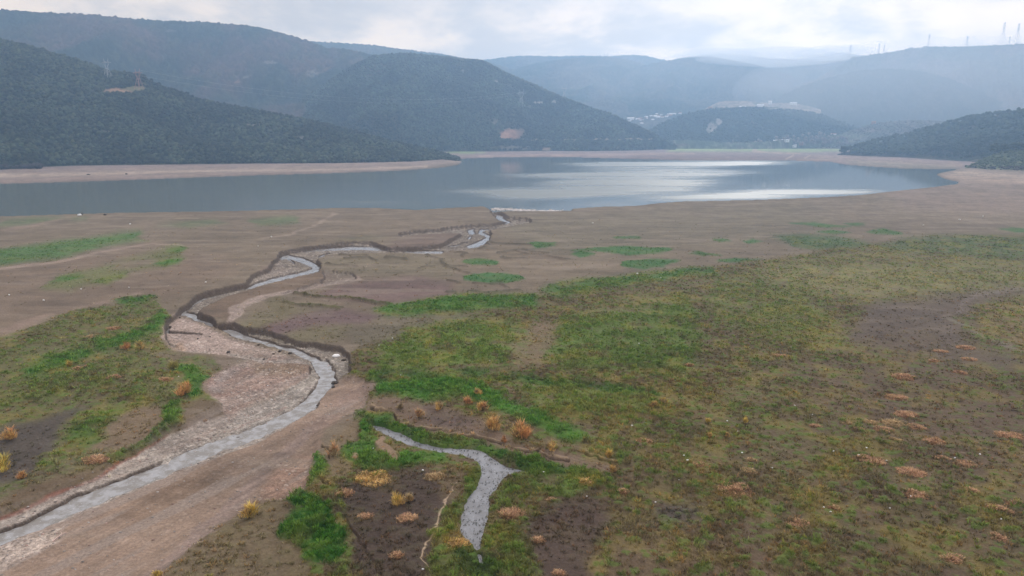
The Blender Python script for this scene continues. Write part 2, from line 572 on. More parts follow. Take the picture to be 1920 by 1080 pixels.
# ---- green patches by the lake
for pts in ([(980, 458), (1000, 454), (1040, 454), (1052, 460), (1030, 465), (1000, 466)], [(1072, 470), (1100, 466), (1150, 462), (1200, 462), (1270, 465), (1250, 474), (1180, 478), (1100, 472)],
            [(1065, 476), (1090, 470), (1120, 478), (1080, 483)], [(1178, 490), (1220, 485), (1272, 488), (1240, 500), (1205, 507), (1172, 500)],
            [(858, 488), (900, 485), (942, 490), (930, 498), (880, 497)], [(856, 518), (900, 511), (965, 513), (974, 522), (945, 534), (890, 531), (860, 526)],
            [(1153, 445), (1200, 444), (1205, 448), (1160, 449)], [(1483, 418), (1530, 415), (1560, 420), (1602, 424), (1560, 427), (1500, 421)],
            [(1520, 435), (1560, 431), (1595, 437), (1560, 441)], [(1622, 432), (1660, 429), (1705, 438), (1690, 441), (1640, 437)],
            [(1330, 448), (1350, 446), (1372, 450), (1345, 452)], [(1395, 452), (1420, 449), (1437, 453), (1410, 456)], [(1290, 474), (1310, 470), (1345, 475), (1320, 479)],
            [(1338, 486), (1370, 482), (1432, 487), (1400, 492), (1350, 490)], [(1590, 419), (1620, 418), (1640, 422), (1610, 425)], [(1850, 428), (1890, 426), (1990, 434), (1900, 436)]):
    P(pts, (66, 104, 62), .95, 1.6, grass=.35)
P([(1440, 443), (1500, 439), (1560, 445), (1632, 455), (1642, 463), (1540, 470), (1500, 466), (1490, 455)], (74, 98, 66), .9, 3, grass=.35)
P([(620, 450), (700, 442), (730, 443), (660, 453)], (104, 106, 86), .6, 4)
P([(745, 445), (700, 448), (640, 452)], (100, 104, 84), .4, 3)

# ---- the big field
P([(640, 690), (680, 652), (760, 605), (850, 562), (1000, 553), (1150, 532), (1330, 502), (1450, 486), (1560, 468), (1650, 455), (1800, 443), (2820, 430), (2820, 1500), (1000, 1500), (900, 1200), (700, 1200), (560, 1100), (560, 960), (640, 850), (690, 760)], (99, 89, 69), 1, 5, grass=.5)
P([(1640, 462), (1700, 446), (1800, 442), (1920, 446), (2820, 430), (2820, 520), (1920, 492), (1800, 480), (1680, 472)], (84, 98, 70), .85, 6, grass=.45)
P([(1400, 512), (1500, 488), (1700, 480), (1900, 490), (2600, 500), (2600, 580), (1920, 545), (1700, 560), (1500, 552)], (126, 121, 88), .85, 14, grass=.45)
P([(1380, 600), (1450, 570), (1560, 600), (1620, 640), (1560, 660), (1450, 640)], (120, 116, 70), .8, 14, grass=.6)
P([(640, 628), (720, 600), (850, 580), (900, 600), (760, 640), (690, 655)], (106, 100, 86), .8, 9, grass=.12)
P([(690, 690), (730, 650), (770, 620), (850, 600), (960, 605), (1000, 640), (960, 690), (850, 692), (740, 694)], (94, 112, 56), .85, 8, grass=.95)
P([(1000, 660), (1050, 600), (1120, 575), (1300, 555), (1320, 640), (1290, 705), (1150, 690), (1040, 694)], (90, 110, 56), .85, 10, grass=.95)
P([(1330, 520), (1420, 520), (1560, 560), (1500, 640), (1420, 620), (1340, 600)], (98, 106, 62), .6, 12, grass=.7)
P([(960, 640), (1000, 605), (1050, 612), (1040, 640), (1000, 680), (960, 694), (950, 672)], (122, 106, 90), .7, 6, grass=.15)
P([(1150, 560), (1220, 545), (1280, 560), (1150, 590), (1050, 600)], (124, 112, 82), .5, 8, grass=.4)
P([(690, 577), (760, 565), (860, 552), (1000, 553), (1012, 575), (900, 582), (760, 592), (725, 592)], (72, 108, 50), .95, 4, grass=.9)
P([(1005, 547), (1050, 528), (1150, 518), (1250, 507), (1335, 500), (1335, 514), (1200, 532), (1100, 548), (1040, 557)], (74, 106, 52), .9, 4, grass=.8)
P([(1265, 505), (1300, 502), (1340, 505), (1330, 514), (1270, 515)], (66, 98, 54), .9, 3, grass=.6)
P([(1600, 640), (1640, 570), (1700, 556), (1920, 538), (2200, 520), (2200, 545), (1920, 555), (1830, 570), (1790, 600), (1810, 640), (1900, 672), (1920, 690), (1760, 680)], (96, 86, 80), .85, 10, grass=.12)
P([(1830, 575), (1920, 560), (2400, 560), (2400, 700), (1920, 650), (1850, 620)], (122, 108, 80), .8, 8, grass=.5)
S([(2100, 510), (1920, 540), (1830, 553), (1790, 572), (1780, 600)], [12, 9, 7, 6, 6], (122, 112, 106), .55, 4)
S([(1790, 600), (1840, 630), (1920, 657), (2100, 720)], [6, 7, 9, 14], (128, 120, 114), .6, 4)
S([(1765, 600), (1755, 640), (1750, 700)], 3, (92, 82, 76), .5, 3)
S([(1784, 600), (1774, 640), (1770, 700)], 3, (92, 82, 76), .5, 3)
P([(1500, 700), (1700, 640), (1900, 720), (2200, 800), (2200, 900), (1800, 900), (1650, 820)], (100, 86, 75), .8, 30, grass=.35)
P([(1290, 860), (1420, 820), (1700, 900), (1900, 940), (2300, 1000), (2300, 1300), (1600, 1300), (1250, 1100), (1200, 1000)], (96, 86, 68), .85, 30, grass=.6)
P([(1180, 760), (1300, 720), (1500, 760), (1700, 840), (1500, 860), (1250, 840)], (94, 88, 64), .6, 20, grass=.55)
P([(1225, 950), (1330, 925), (1320, 985), (1240, 1005)], (84, 78, 76), .8, 12, grass=.3)
P([(1120, 1010), (1300, 1000), (1450, 1050), (1500, 1200), (1100, 1200)], (108, 92, 76), .6, 20, grass=.5)
P([(1000, 720), (1200, 700), (1420, 700), (1420, 760), (1240, 780)], (112, 104, 72), .5, 12, grass=.8)
P([(1210, 720), (1300, 730), (1340, 760), (1280, 780), (1220, 770)], (124, 112, 70), .6, 8, grass=.6)
S([(1465, 1000), (1520, 960), (1620, 900)], 8, (88, 76, 72), .4, 5)
S([(1490, 1080), (1560, 1030), (1640, 980)], 9, (88, 76, 72), .4, 5)
S([(1740, 1080), (1745, 1040), (1745, 1010)], 9, (84, 76, 70), .5, 5)

# ---- narrow trails trodden by the herds
_tr = np.random.default_rng(4)
for k in range(16):
    tu, tv_ = _tr.uniform(720, 1800), _tr.uniform(560, 900)
    th = _tr.uniform(-.5, .5) + (math.pi if _tr.random() < .5 else 0)
    line = []
    for q in range(9):
        line.append((tu, tv_))
        th += _tr.normal(0, .28)
        step = 12 + (tv_ - 540) * .07
        tu += math.cos(th) * step * 1.6
        tv_ += math.sin(th) * step * .7
    S(line, 1.6 + (line[0][1] - 540) * .006, (122, 106, 92), .55, 1.3, .6, grass=0)

# ---- swales, hummocks, pond and peat in the foreground
S([(700, 700), (760, 692), (830, 694), (900, 690), (960, 684)], 5, (128, 110, 94), .5, 3)
P([(653, 692), (700, 689), (800, 691), (1000, 704), (1150, 719), (1235, 735), (1235, 747), (1100, 737), (900, 713), (780, 716), (700, 713)], (64, 90, 46), .95, 3, grass=.9, hum=-.6)
P([(690, 748), (720, 738), (780, 738), (860, 765), (930, 800), (980, 826), (1100, 860), (1160, 870), (1150, 890), (1060, 880), (960, 848), (870, 830), (780, 815), (720, 790), (690, 770)], (112, 96, 84), .95, 4, grass=.2)
P([(800, 755), (860, 765), (900, 790), (840, 800), (800, 785)], (92, 80, 78), .7, 6, grass=.2)
P([(690, 715), (740, 712), (830, 710), (900, 718), (960, 752), (1000, 772), (1080, 800), (1115, 832), (1060, 824), (980, 790), (930, 762), (880, 748), (800, 752), (740, 740), (700, 742)], LUSH, .95, 4, grass=1)
P([(960, 735), (1050, 725), (1150, 740), (1240, 752), (1220, 775), (1120, 790), (1040, 780), (980, 755)], (104, 112, 60), .85, 6, grass=1, hum=.3)
P([(1080, 815), (1160, 800), (1200, 850), (1180, 880), (1110, 860)], (98, 96, 66), .7, 8, grass=.7)
P([(655, 770), (690, 775), (712, 772), (760, 790), (810, 812), (900, 826), (965, 850), (1030, 868), (1120, 885), (1150, 905), (1090, 925), (1030, 908), (1005, 890), (953, 877), (907, 847), (826, 842), (760, 824), (700, 802), (670, 800)], (60, 92, 42), .95, 3, grass=1)
P([(1010, 885), (1100, 890), (1160, 900), (1100, 925), (1000, 945), (935, 960), (920, 930), (940, 905), (975, 892)], (92, 104, 56), .85, 5, grass=.9)
P([(655, 786), (692, 796), (708, 824), (742, 846), (800, 846), (850, 848), (830, 868), (740, 884), (696, 892), (655, 880), (637, 863), (644, 842), (668, 833), (672, 812)], LUSH, .95, 3, grass=1)
P([(578, 880), (586, 852), (617, 870), (605, 900), (583, 920)], LUSH, .95, 2.5, grass=1)
P([(712, 826), (724, 820), (745, 838), (770, 850), (765, 868), (740, 855), (720, 845)], (136, 116, 98), .95, 2.5, grass=0, hum=.5)
P([(668, 852), (682, 854), (684, 868), (674, 870)], (150, 130, 110), .9, 1.5, grass=0, hum=.3)
P([(600, 840), (640, 800), (672, 782), (668, 815), (640, 838), (668, 880), (640, 905), (615, 900), (620, 872), (592, 856)], (120, 106, 86), .9, 4, grass=.15)
P([(650, 905), (720, 895), (790, 880), (856, 888), (860, 930), (842, 960), (820, 1010), (800, 1100), (690, 1100), (655, 1040), (640, 960)], (78, 67, 62), .95, 11, grass=.2)
P([(800, 880), (850, 870), (870, 900), (850, 945), (820, 930)], (112, 98, 78), .7, 5, grass=.3)
P([(645, 905), (690, 893), (735, 889), (740, 897), (690, 907)], (160, 128, 68), .8, 3, grass=.5)
P([(862, 875), (890, 870), (898, 898), (880, 930), (866, 965), (862, 1005), (838, 1010), (842, 960), (862, 920)], (84, 98, 48), .95, 4, grass=.9)
P([(815, 1000), (860, 1000), (900, 1018), (940, 985), (990, 985), (1010, 1030), (1010, 1200), (820, 1200), (810, 1060)], (88, 94, 54), .9, 6, grass=.85)
P([(870, 1015), (905, 1012), (925, 1040), (930, 1100), (880, 1100), (876, 1050)], (52, 72, 40), .8, 5, grass=.9)
P([(835, 1005), (880, 1000), (885, 1025), (845, 1030)], (160, 136, 70), .6, 4, grass=.8)
P([(985, 985), (1050, 945), (1130, 930), (1160, 975), (1120, 1040), (1110, 1200), (1010, 1200), (1000, 1040)], (80, 68, 63), .95, 13, grass=.18)
P([(940, 950), (1000, 930), (1060, 940), (1000, 975), (960, 985)], (112, 100, 72), .6, 6, grass=.4)
P([(530, 942), (583, 929), (597, 946), (636, 940), (630, 960), (650, 1000), (655, 1016), (640, 1052), (583, 1057), (558, 1030), (525, 1010), (514, 998), (533, 980)], (56, 96, 38), 1, 3, grass=1)
P([(636, 940), (650, 930), (660, 960), (668, 1020), (660, 1100), (610, 1100), (645, 1050), (652, 1010)], (94, 100, 60), .8, 5, grass=.5)
P([(283, 1090), (333, 1042), (400, 988), (457, 952), (487, 942), (530, 940), (533, 980), (514, 1000), (560, 1035), (580, 1060), (590, 1200), (150, 1200)], (112, 100, 82), 1, 4, grass=.22)
S([(600, 935), (660, 965), (672, 1000), (700, 1040), (715, 1080)], 5, (104, 90, 78), .7, 3, hum=-.3)
S([(842, 905), (833, 937), (836, 963), (818, 993), (815, 1010), (797, 1023), (788, 1043), (795, 1055), (812, 1064)], [1.5, 2.5, 3, 3, 3, 3, 3, 2, 1.5], (186, 166, 144), .9, 1.2)
for pts in ([(702, 764), (730, 775), (752, 792), (790, 803), (820, 804)], [(825, 816), (870, 818), (900, 822), (935, 830)], [(965, 838), (985, 842), (1005, 845), (1012, 842)],
            [(1015, 850), (1030, 858), (1060, 862)], [(1100, 850), (1140, 868), (1165, 880)], [(590, 838), (612, 850), (620, 862)], [(605, 905), (625, 918)]):
    S(pts, 3.4, (70, 58, 50), .95, 1.4, hum=-.55)
    S([(a, b - 4.2) for a, b in pts], 2.2, (160, 140, 116), .6, 1.2, hum=.15)

# ---- the river's flood bed
GRV, PINK, TAN = (158, 150, 142), (156, 134, 124), (140, 122, 109)
P([(-900, 1500), (-900, 1180), (0, 1000), (104, 955), (246, 890), (333, 852), (400, 832), (480, 808), (560, 776), (600, 735), (625, 715), (650, 700), (682, 712), (684, 750), (676, 772), (655, 776), (634, 786), (597, 812), (587, 830), (582, 885), (583, 922), (530, 936), (483, 942), (457, 954), (400, 990), (333, 1044), (283, 1088), (150, 1200), (0, 1500)], TAN, 1, 2.5, grass=0, grav=.14)
S([(280, 1090), (380, 998), (450, 936), (520, 866), (570, 816), (640, 756), (690, 722)], [26, 26, 26, 22, 20, 20, 14], (140, 124, 117), .8, 7, grass=0)
P([(560, 800), (640, 735), (682, 716), (684, 750), (672, 772), (640, 784), (590, 812)], (140, 121, 110), .7, 6, grass=0, grav=.3)
P([(530, 870), (575, 860), (582, 900), (570, 930), (510, 936), (480, 940)], (152, 126, 112), .7, 6, grav=.7)
P([(200, 960), (330, 900), (420, 880), (400, 920), (260, 985)], (128, 108, 92), .5, 12)
P([(-300, 1120), (0, 1022), (60, 1004), (130, 985), (100, 1020), (0, 1075), (-300, 1180)], (166, 154, 146), .8, 6, grav=1)
P([(-300, 1080), (0, 972), (62, 950), (125, 926), (183, 889), (208, 872), (250, 858), (312, 822), (362, 797), (412, 783), (450, 775), (520, 742), (600, 715), (610, 735), (560, 776), (480, 808), (333, 855), (246, 892), (104, 957), (0, 1000), (-300, 1110)], (158, 149, 141), 1, 2, grass=0, grav=.6)
S([(-300, 1070), (0, 972), (62, 948), (125, 922), (190, 890), (215, 872), (255, 855), (312, 822)], [14, 12, 10, 8, 7, 6, 5, 4], (132, 80, 66), .75, 4)
P([(320, 845), (412, 800), (470, 785), (520, 765), (500, 780), (430, 805), (340, 850)], (170, 146, 134), .6, 5)
S([(430, 808), (480, 786), (540, 764)], 4, (150, 92, 80), .6, 3)
P([(300, 635), (310, 605), (330, 588), (360, 594), (420, 622), (480, 640), (560, 668), (590, 682), (500, 678), (430, 665), (338, 656)], (160, 144, 136), 1, 2, grass=0, grav=.5)
P([(312, 634), (340, 636), (345, 650), (335, 655), (318, 644)], (170, 146, 126), .8, 3)
P([(380, 660), (470, 655), (560, 668), (585, 680), (497, 676), (430, 665)], (138, 118, 110), .7, 4)
P([(578, 679), (584, 688), (582, 700), (577, 708), (557, 720), (520, 742), (478, 761), (447, 779), (428, 792), (418, 782), (410, 760), (386, 735), (392, 708), (420, 690), (455, 676), (520, 676)], (147, 128, 119), 1, 2, grass=0, grav=.75)
P([(470, 678), (575, 678), (580, 695), (540, 705), (480, 700)], (122, 106, 88), .7, 6)
P([(390, 735), (420, 690), (455, 677), (470, 682), (430, 705), (405, 740)], (152, 142, 138), .7, 4)
P([(428, 790), (470, 755), (560, 716), (470, 772)], (156, 148, 138), .7, 4)
# banks near the lake, point bars
P([(753, 443), (797, 437), (850, 435), (863, 437), (850, 447), (823, 460), (800, 463), (767, 467), (727, 467)], (118, 104, 96), .9, 2)
P([(378, 586), (413, 559), (467, 541), (527, 524), (598, 507), (666, 516), (600, 532), (540, 547), (480, 562), (455, 578), (436, 602), (400, 598)], (116, 101, 88), 1, 2.5)
S([(668, 520), (620, 529), (560, 545), (500, 556), (465, 570), (440, 590), (425, 606)], [20, 18, 15, 15, 17, 18, 10], (152, 138, 130), .9, 4, .5, grav=.5)
P([(505, 498), (520, 484), (545, 500), (560, 512), (500, 524), (482, 516)], (134, 118, 112), .8, 3)

# ---- the flood bed lies about a metre below the fields
FLD = np.zeros((CH, CW), np.float32)
for pts, dep, soft in (([(-900, 1600), (-900, 1150), (-300, 1062), (0, 962), (62, 942), (125, 918), (200, 880), (255, 850), (312, 818), (380, 782), (425, 760), (470, 730), (540, 700), (590, 690), (640, 705), (684, 712), (688, 750), (680, 776), (634, 790), (600, 812), (590, 830), (585, 885), (586, 922), (530, 940), (483, 946), (457, 958), (400, 994), (333, 1048), (283, 1092), (150, 1220), (0, 1600)], 1.2, 8),
                       ([(395, 740), (400, 712), (450, 690), (575, 690), (590, 705), (540, 750), (430, 800), (415, 770)], .75, 6)):
    m_, s_ = poly_mask(pts, soft)
    FLD[s_] = np.maximum(FLD[s_], m_ * dep)

# ---- outlines of the cut channel (rim) and its floor
RIM = [(917, 394), (927, 402), (928, 407), (937, 412), (947.5, 414), (946, 416), (937, 418), (925, 420.5), (917, 419.7), (887, 421), (862, 424), (835, 427), (820, 430), (787, 432.5), (753, 436), (747, 438), (753, 442),
       (795, 437), (837, 435), (863, 435.5), (863, 438), (850, 446), (823, 460), (787, 463), (733, 466), (722, 464), (707, 457), (693, 453), (668, 453), (635, 456), (593, 461), (560, 466), (528, 471.7), (524, 478), (510, 493), (503, 503), (480, 512), (472, 518), (465, 528), (460, 532),
       (430, 539), (388, 548), (370, 555), (355, 566), (335, 583), (327, 592), (313, 600), (310, 608), (307, 623), (310, 631), (318, 643), (338, 655), (380, 659), (430, 664), (497, 676), (578, 679), (584, 683), (582, 700), (577, 708), (557, 720), (520, 742), (478, 761), (447, 779), (428, 792),
       (395, 812), (340, 838), (292, 868), (246, 888), (177, 915), (104, 952), (31, 985), (0, 995), (-300, 1108), (-900, 1320),
       (-900, 1420), (-300, 1128), (0, 1024), (60, 1000), (130, 972), (220, 935), (310, 897), (400, 862), (480, 830), (540, 800), (597, 762), (612, 735), (625, 718), (635, 707), (653, 699),
       (655, 680), (655, 666), (643, 658), (637, 652), (608, 647.5), (587, 643), (562, 640), (548, 634), (520, 626), (510, 621), (487, 617.5), (472, 616), (460, 617), (447, 611), (437, 606), (405, 610), (400, 602), (395, 596), (380, 589), (368, 587),
       (374, 580), (413, 558), (447, 547), (467, 541), (527, 524), (577, 512), (598, 507), (602, 497), (598, 490), (594, 486), (600, 480), (615, 475), (660, 473), (705, 471.5), (757, 473), (800, 475), (828, 475.5), (840, 469), (878, 464.5), (897, 460), (910, 454), (918, 448), (917, 442), (920, 436), (918, 430),
       (933, 426), (943, 424.7), (962, 421), (990, 417), (997.5, 414), (992, 410), (953, 406.5), (948, 404), (944, 400.5), (935, 398)]
m_, s_ = poly_mask(RIM, 0.6)
CHAN[s_] = np.maximum(CHAN[s_], m_)
# the dry side channel and the old oxbow are shallower cuts
for pts, dep in (([(602, 505), (627, 507.5), (660, 512), (671, 520), (640, 530), (600, 532), (560, 545), (520, 555), (600, 528), (610, 516)], .45),):
    m_, s_ = poly_mask(pts, 0.8)
    CHAN[s_] = np.maximum(CHAN[s_], m_ * dep)
RIVER_RGB = (154, 148, 142)


def bed(pts, w_, z=-1.9, soft=1.2, wy=1.0, wat=True):
    m, sl = stroke_mask(pts, w_, soft, wy)
    FLOOR[sl] += (z - FLOOR[sl]) * m
    if wat:
        WATER[sl] = np.maximum(WATER[sl], m)


def bedp(pts, z=-1.9, soft=1.0):
    m, sl = poly_mask(pts, soft)
    FLOOR[sl] += (z - FLOOR[sl]) * m
    WATER[sl] = np.maximum(WATER[sl], m)


# shelves of mud and gravel beside the water
for pts, z in (([(305, 636), (330, 588), (420, 622), (480, 640), (560, 668), (580, 680), (430, 668), (338, 660)], -1.0),
               ([(-300, 1080), (0, 975), (183, 889), (412, 783), (540, 745), (600, 700), (612, 735), (560, 776), (333, 855), (104, 957), (0, 1003), (-300, 1118)], -1.38)):
    m_, s_ = poly_mask(pts, 3)
    FLOOR[s_] += (z - FLOOR[s_]) * m_
WAT_UPPER = [[(940, 395), (938, 402), (937, 410), (946, 415), (955, 417), (944, 422), (925, 425)],
             [(836, 464), (760, 472)], [(840, 463), (880, 459)]]
bed(WAT_UPPER[0], [16, 14, 12, 5, 3, 3, 3], wy=.8)
bedp([(877, 432), (888, 430), (889, 437), (897, 439), (886, 440.5), (880, 440)])
bedp([(882, 442), (884, 444), (879, 450), (876, 449)])
bed([(903, 433), (901, 437), (913, 443), (918, 447), (910, 453), (897, 459), (880, 463.5)], [6, 6, 6.5, 10, 13, 11, 8], wy=.85)
bed([(914, 431), (904, 434)], [3, 3], wy=.6)
bed([(757, 472.5), (800, 473.6), (828, 473.6)], [5, 6, 5], wy=.85)
bed([(842, 463), (858, 461), (876, 455)], [2, 2, 1.5], wy=.7)
bed([(758, 471.5), (730, 470), (705, 467), (660, 466), (620, 468), (600, 469.5), (570, 472)], [4, 6, 7, 7, 6, 5.5, 4], wy=.9)
bed([(600, 483.5), (606, 480), (616, 476.5)], [3, 2.5, 1.5], wy=.7)
bed([(530, 485), (540, 482), (553, 486), (563, 488), (576, 493), (590, 500), (596, 505), (588, 509), (570, 513), (545, 519), (510, 527), (485, 534), (467, 541)], [7, 8, 8, 9, 10, 11, 12, 10, 8, 8, 8, 7, 5], wy=.85)
bed([(541, 487), (547, 492), (552, 496)], [3, 2.5, 1], wy=.7)
bed([(467, 541), (440, 546), (420, 551), (385, 560), (360, 573), (343, 587)], [3, 4, 5, 6, 7, 8], wy=.75)
bed([(325, 594), (345, 590), (360, 594), (380, 603), (400, 611), (425, 622), (447, 630), (480, 640), (513, 650), (550, 658), (575, 669), (590, 678), (602, 690), (608, 700)], [5, 12, 13, 12, 13, 14, 14, 13, 12, 11, 13, 18, 24, 26], wy=.75)
bed([(316, 617), (311, 622), (318, 627), (345, 628), (380, 632)], [5, 9, 3, 2, 1], wy=.7)
bed([(605, 690), (612, 700), (614, 712), (611, 722), (601, 735), (591, 748), (580, 762), (560, 776), (528, 793), (487, 810), (445, 826), (400, 843), (361, 858), (320, 876), (270, 897), (215, 919), (160, 942), (100, 968), (50, 990), (0, 1010), (-120, 1056), (-300, 1118), (-900, 1370)],
    [26, 31, 30, 28, 30, 27, 24, 22, 19, 20, 21, 22, 26, 25, 27, 28, 28, 31, 32, 34, 40, 46, 66], soft=6)

POND = [(704, 800), (728, 806), (749, 816), (774, 827), (797, 837), (826, 841), (878, 842), (907, 846), (924, 860), (938, 868), (953, 876), (982, 881), (1006, 888), (1001, 893), (972, 889), (953, 891), (938, 902), (928, 918), (917, 931), (917, 947), (915, 968), (909, 990), (904, 1012), (903, 1031), (895, 1033), (886, 1018), (865, 1003), (866, 972), (870, 950), (883, 923), (897, 907), (902, 887), (897, 867), (887, 852), (857, 846), (813, 844), (780, 838), (750, 828), (723, 817), (703, 804)]
POND2 = [(893, 1036), (906, 1038), (909, 1056), (906, 1068), (900, 1068), (897, 1050)]
m_, s_ = poly_mask(POND, 1.5)
PONDM = np.zeros_like(WATER)
PONDM[s_] = m_
m_, s_ = stroke_mask([(702, 800), (728, 809), (755, 822), (790, 836), (826, 845), (870, 848), (905, 858)], [9, 16, 18, 15, 14, 17, 24], 1.5, .8)
PONDM[s_] = np.maximum(PONDM[s_], m_)
m_, s_ = poly_mask(POND2, 2)
PONDM[s_] = np.maximum(PONDM[s_], m_)
# the hollow the pond lies in: grassy banks sloping down to it
HOL = np.zeros_like(WATER)
m_, s_ = poly_mask(POND, 3)
HOL[s_] = m_
HOL = np.maximum(HOL, blur(PONDM.copy(), 2))
m_, s_ = poly_mask(POND2, 3)
HOL[s_] = np.maximum(HOL[s_], m_)
HOLLOW = np.maximum(smooth(0.0, 0.6, blur(HOL.copy(), 15)) * .9, HOL)

LAKEP = [(-900, 356), (-300, 349), (0, 344), (83, 342), (167, 339.5), (283, 335.5), (333, 333.5), (480, 328.5), (640, 324), (763, 319), (830, 314), (858, 309), (868, 304), (858, 298.5), (880, 297), (940, 295), (1073, 295), (1180, 298), (1273, 300.5), (1493, 301.5), (1557, 303.5), (1587, 309), (1686, 315.6), (1778, 317.5), (1800, 317.5), (1775, 322), (1754, 327), (1772, 335), (1798, 341), (1794, 346), (1747, 352), (1680, 359), (1613, 367), (1530, 372), (1413, 376.5), (1280, 379.5), (1240, 382), (1207, 386), (1190, 388), (1130, 389.5), (1068, 393.5), (1075, 397), (1007, 398.5), (960, 397.5), (940, 399), (925, 399), (917, 394), (907, 389), (840, 392), (780, 396), (707, 392), (640, 391.7), (560, 394.5), (430, 398), (213, 401.5), (147, 403.5), (0, 408.5), (-300, 420), (-900, 445)]
m_, s_ = poly_mask(LAKEP, 1.4)
LAKE[s_] = m_


def sample(c, u, v):
    x = np.clip(u - U0 - .5, 0, CW - 1.001)
    y = np.clip(v - V0 - .5, 0, CH - 1.001)
    xi, yi = x.astype(np.int32), y.astype(np.int32)
    fx, fy = (x - xi).astype(np.float32), (y - yi).astype(np.float32)
    if c.ndim == 3:
        fx, fy = fx[..., None], fy[..., None]
    return (c[yi, xi] * (1 - fx) + c[yi, xi + 1] * fx) * (1 - fy) + (c[yi + 1, xi] * (1 - fx) + c[yi + 1, xi + 1] * fx) * fy


WATER_Z = -1.6
POND_Z = -0.3


def survey(x, y, full=True):
    """height, colour, grass, pebbles, water and wet masks of the plain at world (x, y)"""
    r = np.hypot(x, y)
    u1, v1 = to_px(x, y, WATER_Z)
    k = np.clip(1.1 - 0.0 * r, 0, 1)
    wx = (fbm(x / 5.5, y / 5.5, 3, 1) - .5) * 3.2 + (fbm(x / 1.3, y / 1.3, 2, 5) - .5) * 1.1
    wy_ = (fbm(x / 5.5 + 31, y / 5.5, 3, 2) - .5) * 3.2 + (fbm(x / 1.3 + 9, y / 1.3, 2, 6) - .5) * 1.1
    far = np.clip((900 - r) / 400, .0, 1)
    fld = sample(FLD, *to_px(x + wx * .3, y + wy_ * .3, -.6))
    us, vs = to_px(x + wx * .5 * far, y + wy_ * .5 * far, -fld)
    chan = sample(CHAN, us, vs)
    chan = np.clip(chan * (.9 + .5 * fbm(x / 1.1, y / 1.1, 3, 14) - .15), 0, 1) ** .9
    hol = sample(HOLLOW, *to_px(x + wx * .2, y + wy_ * .2, POND_Z))
    pond = sample(PONDM, *to_px(x + wx * .2, y + wy_ * .2, POND_Z))
    lake = sample(LAKE, u1, v1)
    u1s, v1s = to_px(x + wx * .42 * far, y + wy_ * .42 * far, WATER_Z)
    floor = sample(FLOOR, u1s, v1s)
    floor = floor + (fbm(x / 2.2, y / 2.2, 3, 12) - .5) * np.where(y > 165, .2, .62)
    hol0 = hol * .3
    w2 = np.clip(.013 * r, .6, 5.5)
    wx2 = (fbm(x / 17 + 3, y / 17, 3, 7) - .5) * 2.2 * w2
    wy2 = (fbm(x / 17 + 50, y / 17, 3, 8) - .5) * 2.2 * w2
    uw, vw = to_px(x + (wx * .9 + wx2) * far, y + (wy_ * .9 + wy2) * far, -np.maximum(fld, hol0))
    hum = sample(HUM, uw, vw)
    z = (fbm(x / 26, y / 26, 4, 20) - .5) * .7 + (fbm(x / 5, y / 5, 3, 24) - .5) * .22
    z = z * np.clip((430 - r) / 120, .25, 1) + hum * (.55 + .9 * fbm(x / 2.5, y / 2.5, 2, 26))
    shore = smooth(.02, .5, blur_lake(u1, v1))
    z = z * (1 - shore) - fld
    grass = sample(GRASS, uw, vw)
    # tussock relief
    d1, _ = worley(x / 1.9 + wx * .1, y / 1.5, 31)
    d2, v2 = worley(x / .85, y / .8, 37)
    d3, v3 = worley(x / 3.4 + wx * .12, y / 2.4, 39)
    lump = (1 - smooth(.05, .75, d1)) * .42 + (1 - smooth(.05, .7, d2)) * .2 * (.4 + v2) + (1 - smooth(.05, .7, d3)) * .4 * v3
    patch = smooth(.34, .62, fbm(x / 7, y / 7, 3, 40))
    gz = grass * (0.35 + .65 * patch)
    z = z + lump * gz * 1.25 * (1 - chan)
    hz = -1.42 + (floor + 1.42) * 1.0
    # hollow of the pond, then the sharp cut of the channels
    pf = -.26 + .05 * fbm(x / 1.2, y / 1.2, 2, 50) - .45 * pond
    z = z + (pf - z) * hol * .98 + lump * gz * (hol < .9) * .4
    z = z + (np.minimum(floor, z) - z) * chan
    z = z + (-3.4 - z) * lake
    if not full:
        return z
    col = sample(RGB, uw, vw)
    # clean edges for the river bed, ragged elsewhere
    colr = sample(RGB, us, vs)
    inb = smooth(.2, .6, np.maximum(sample(GRAV, us, vs), chan))[..., None]
    col = col + (colr - col) * inb
    grav = sample(GRAV, us, vs)
    col_riv = np.where((r > 170)[..., None], lin((134, 127, 120)), lin(RIVER_RGB))
    fl = (chan * smooth(-1.1, -1.3, floor))[..., None]
    col = col + (col_riv - col) * fl * .75
    grav = np.maximum(grav, chan * .8)
    wat = sample(WATER, u1, v1) * (chan > .3)
    return z, col, grass, grav, chan, wat, pond, lake, lump, patch, floor, hol


LAKEB = blur(LAKE.copy(), 5)


def blur_lake(u, v):
    return sample(LAKEB, u, v)


# ------------------------------------------------------------------ the ground mesh: one sheet, finer near the camera, out to the horizon
def axis_v():
    vs = []
    v = 1235.0
    while v > 262:
        vs.append(v)
        v -= .5 if 398 < v < 478 else 1.0 if 400 < v < 860 else (1.25 if v > 860 else .9)
    return np.array(vs)


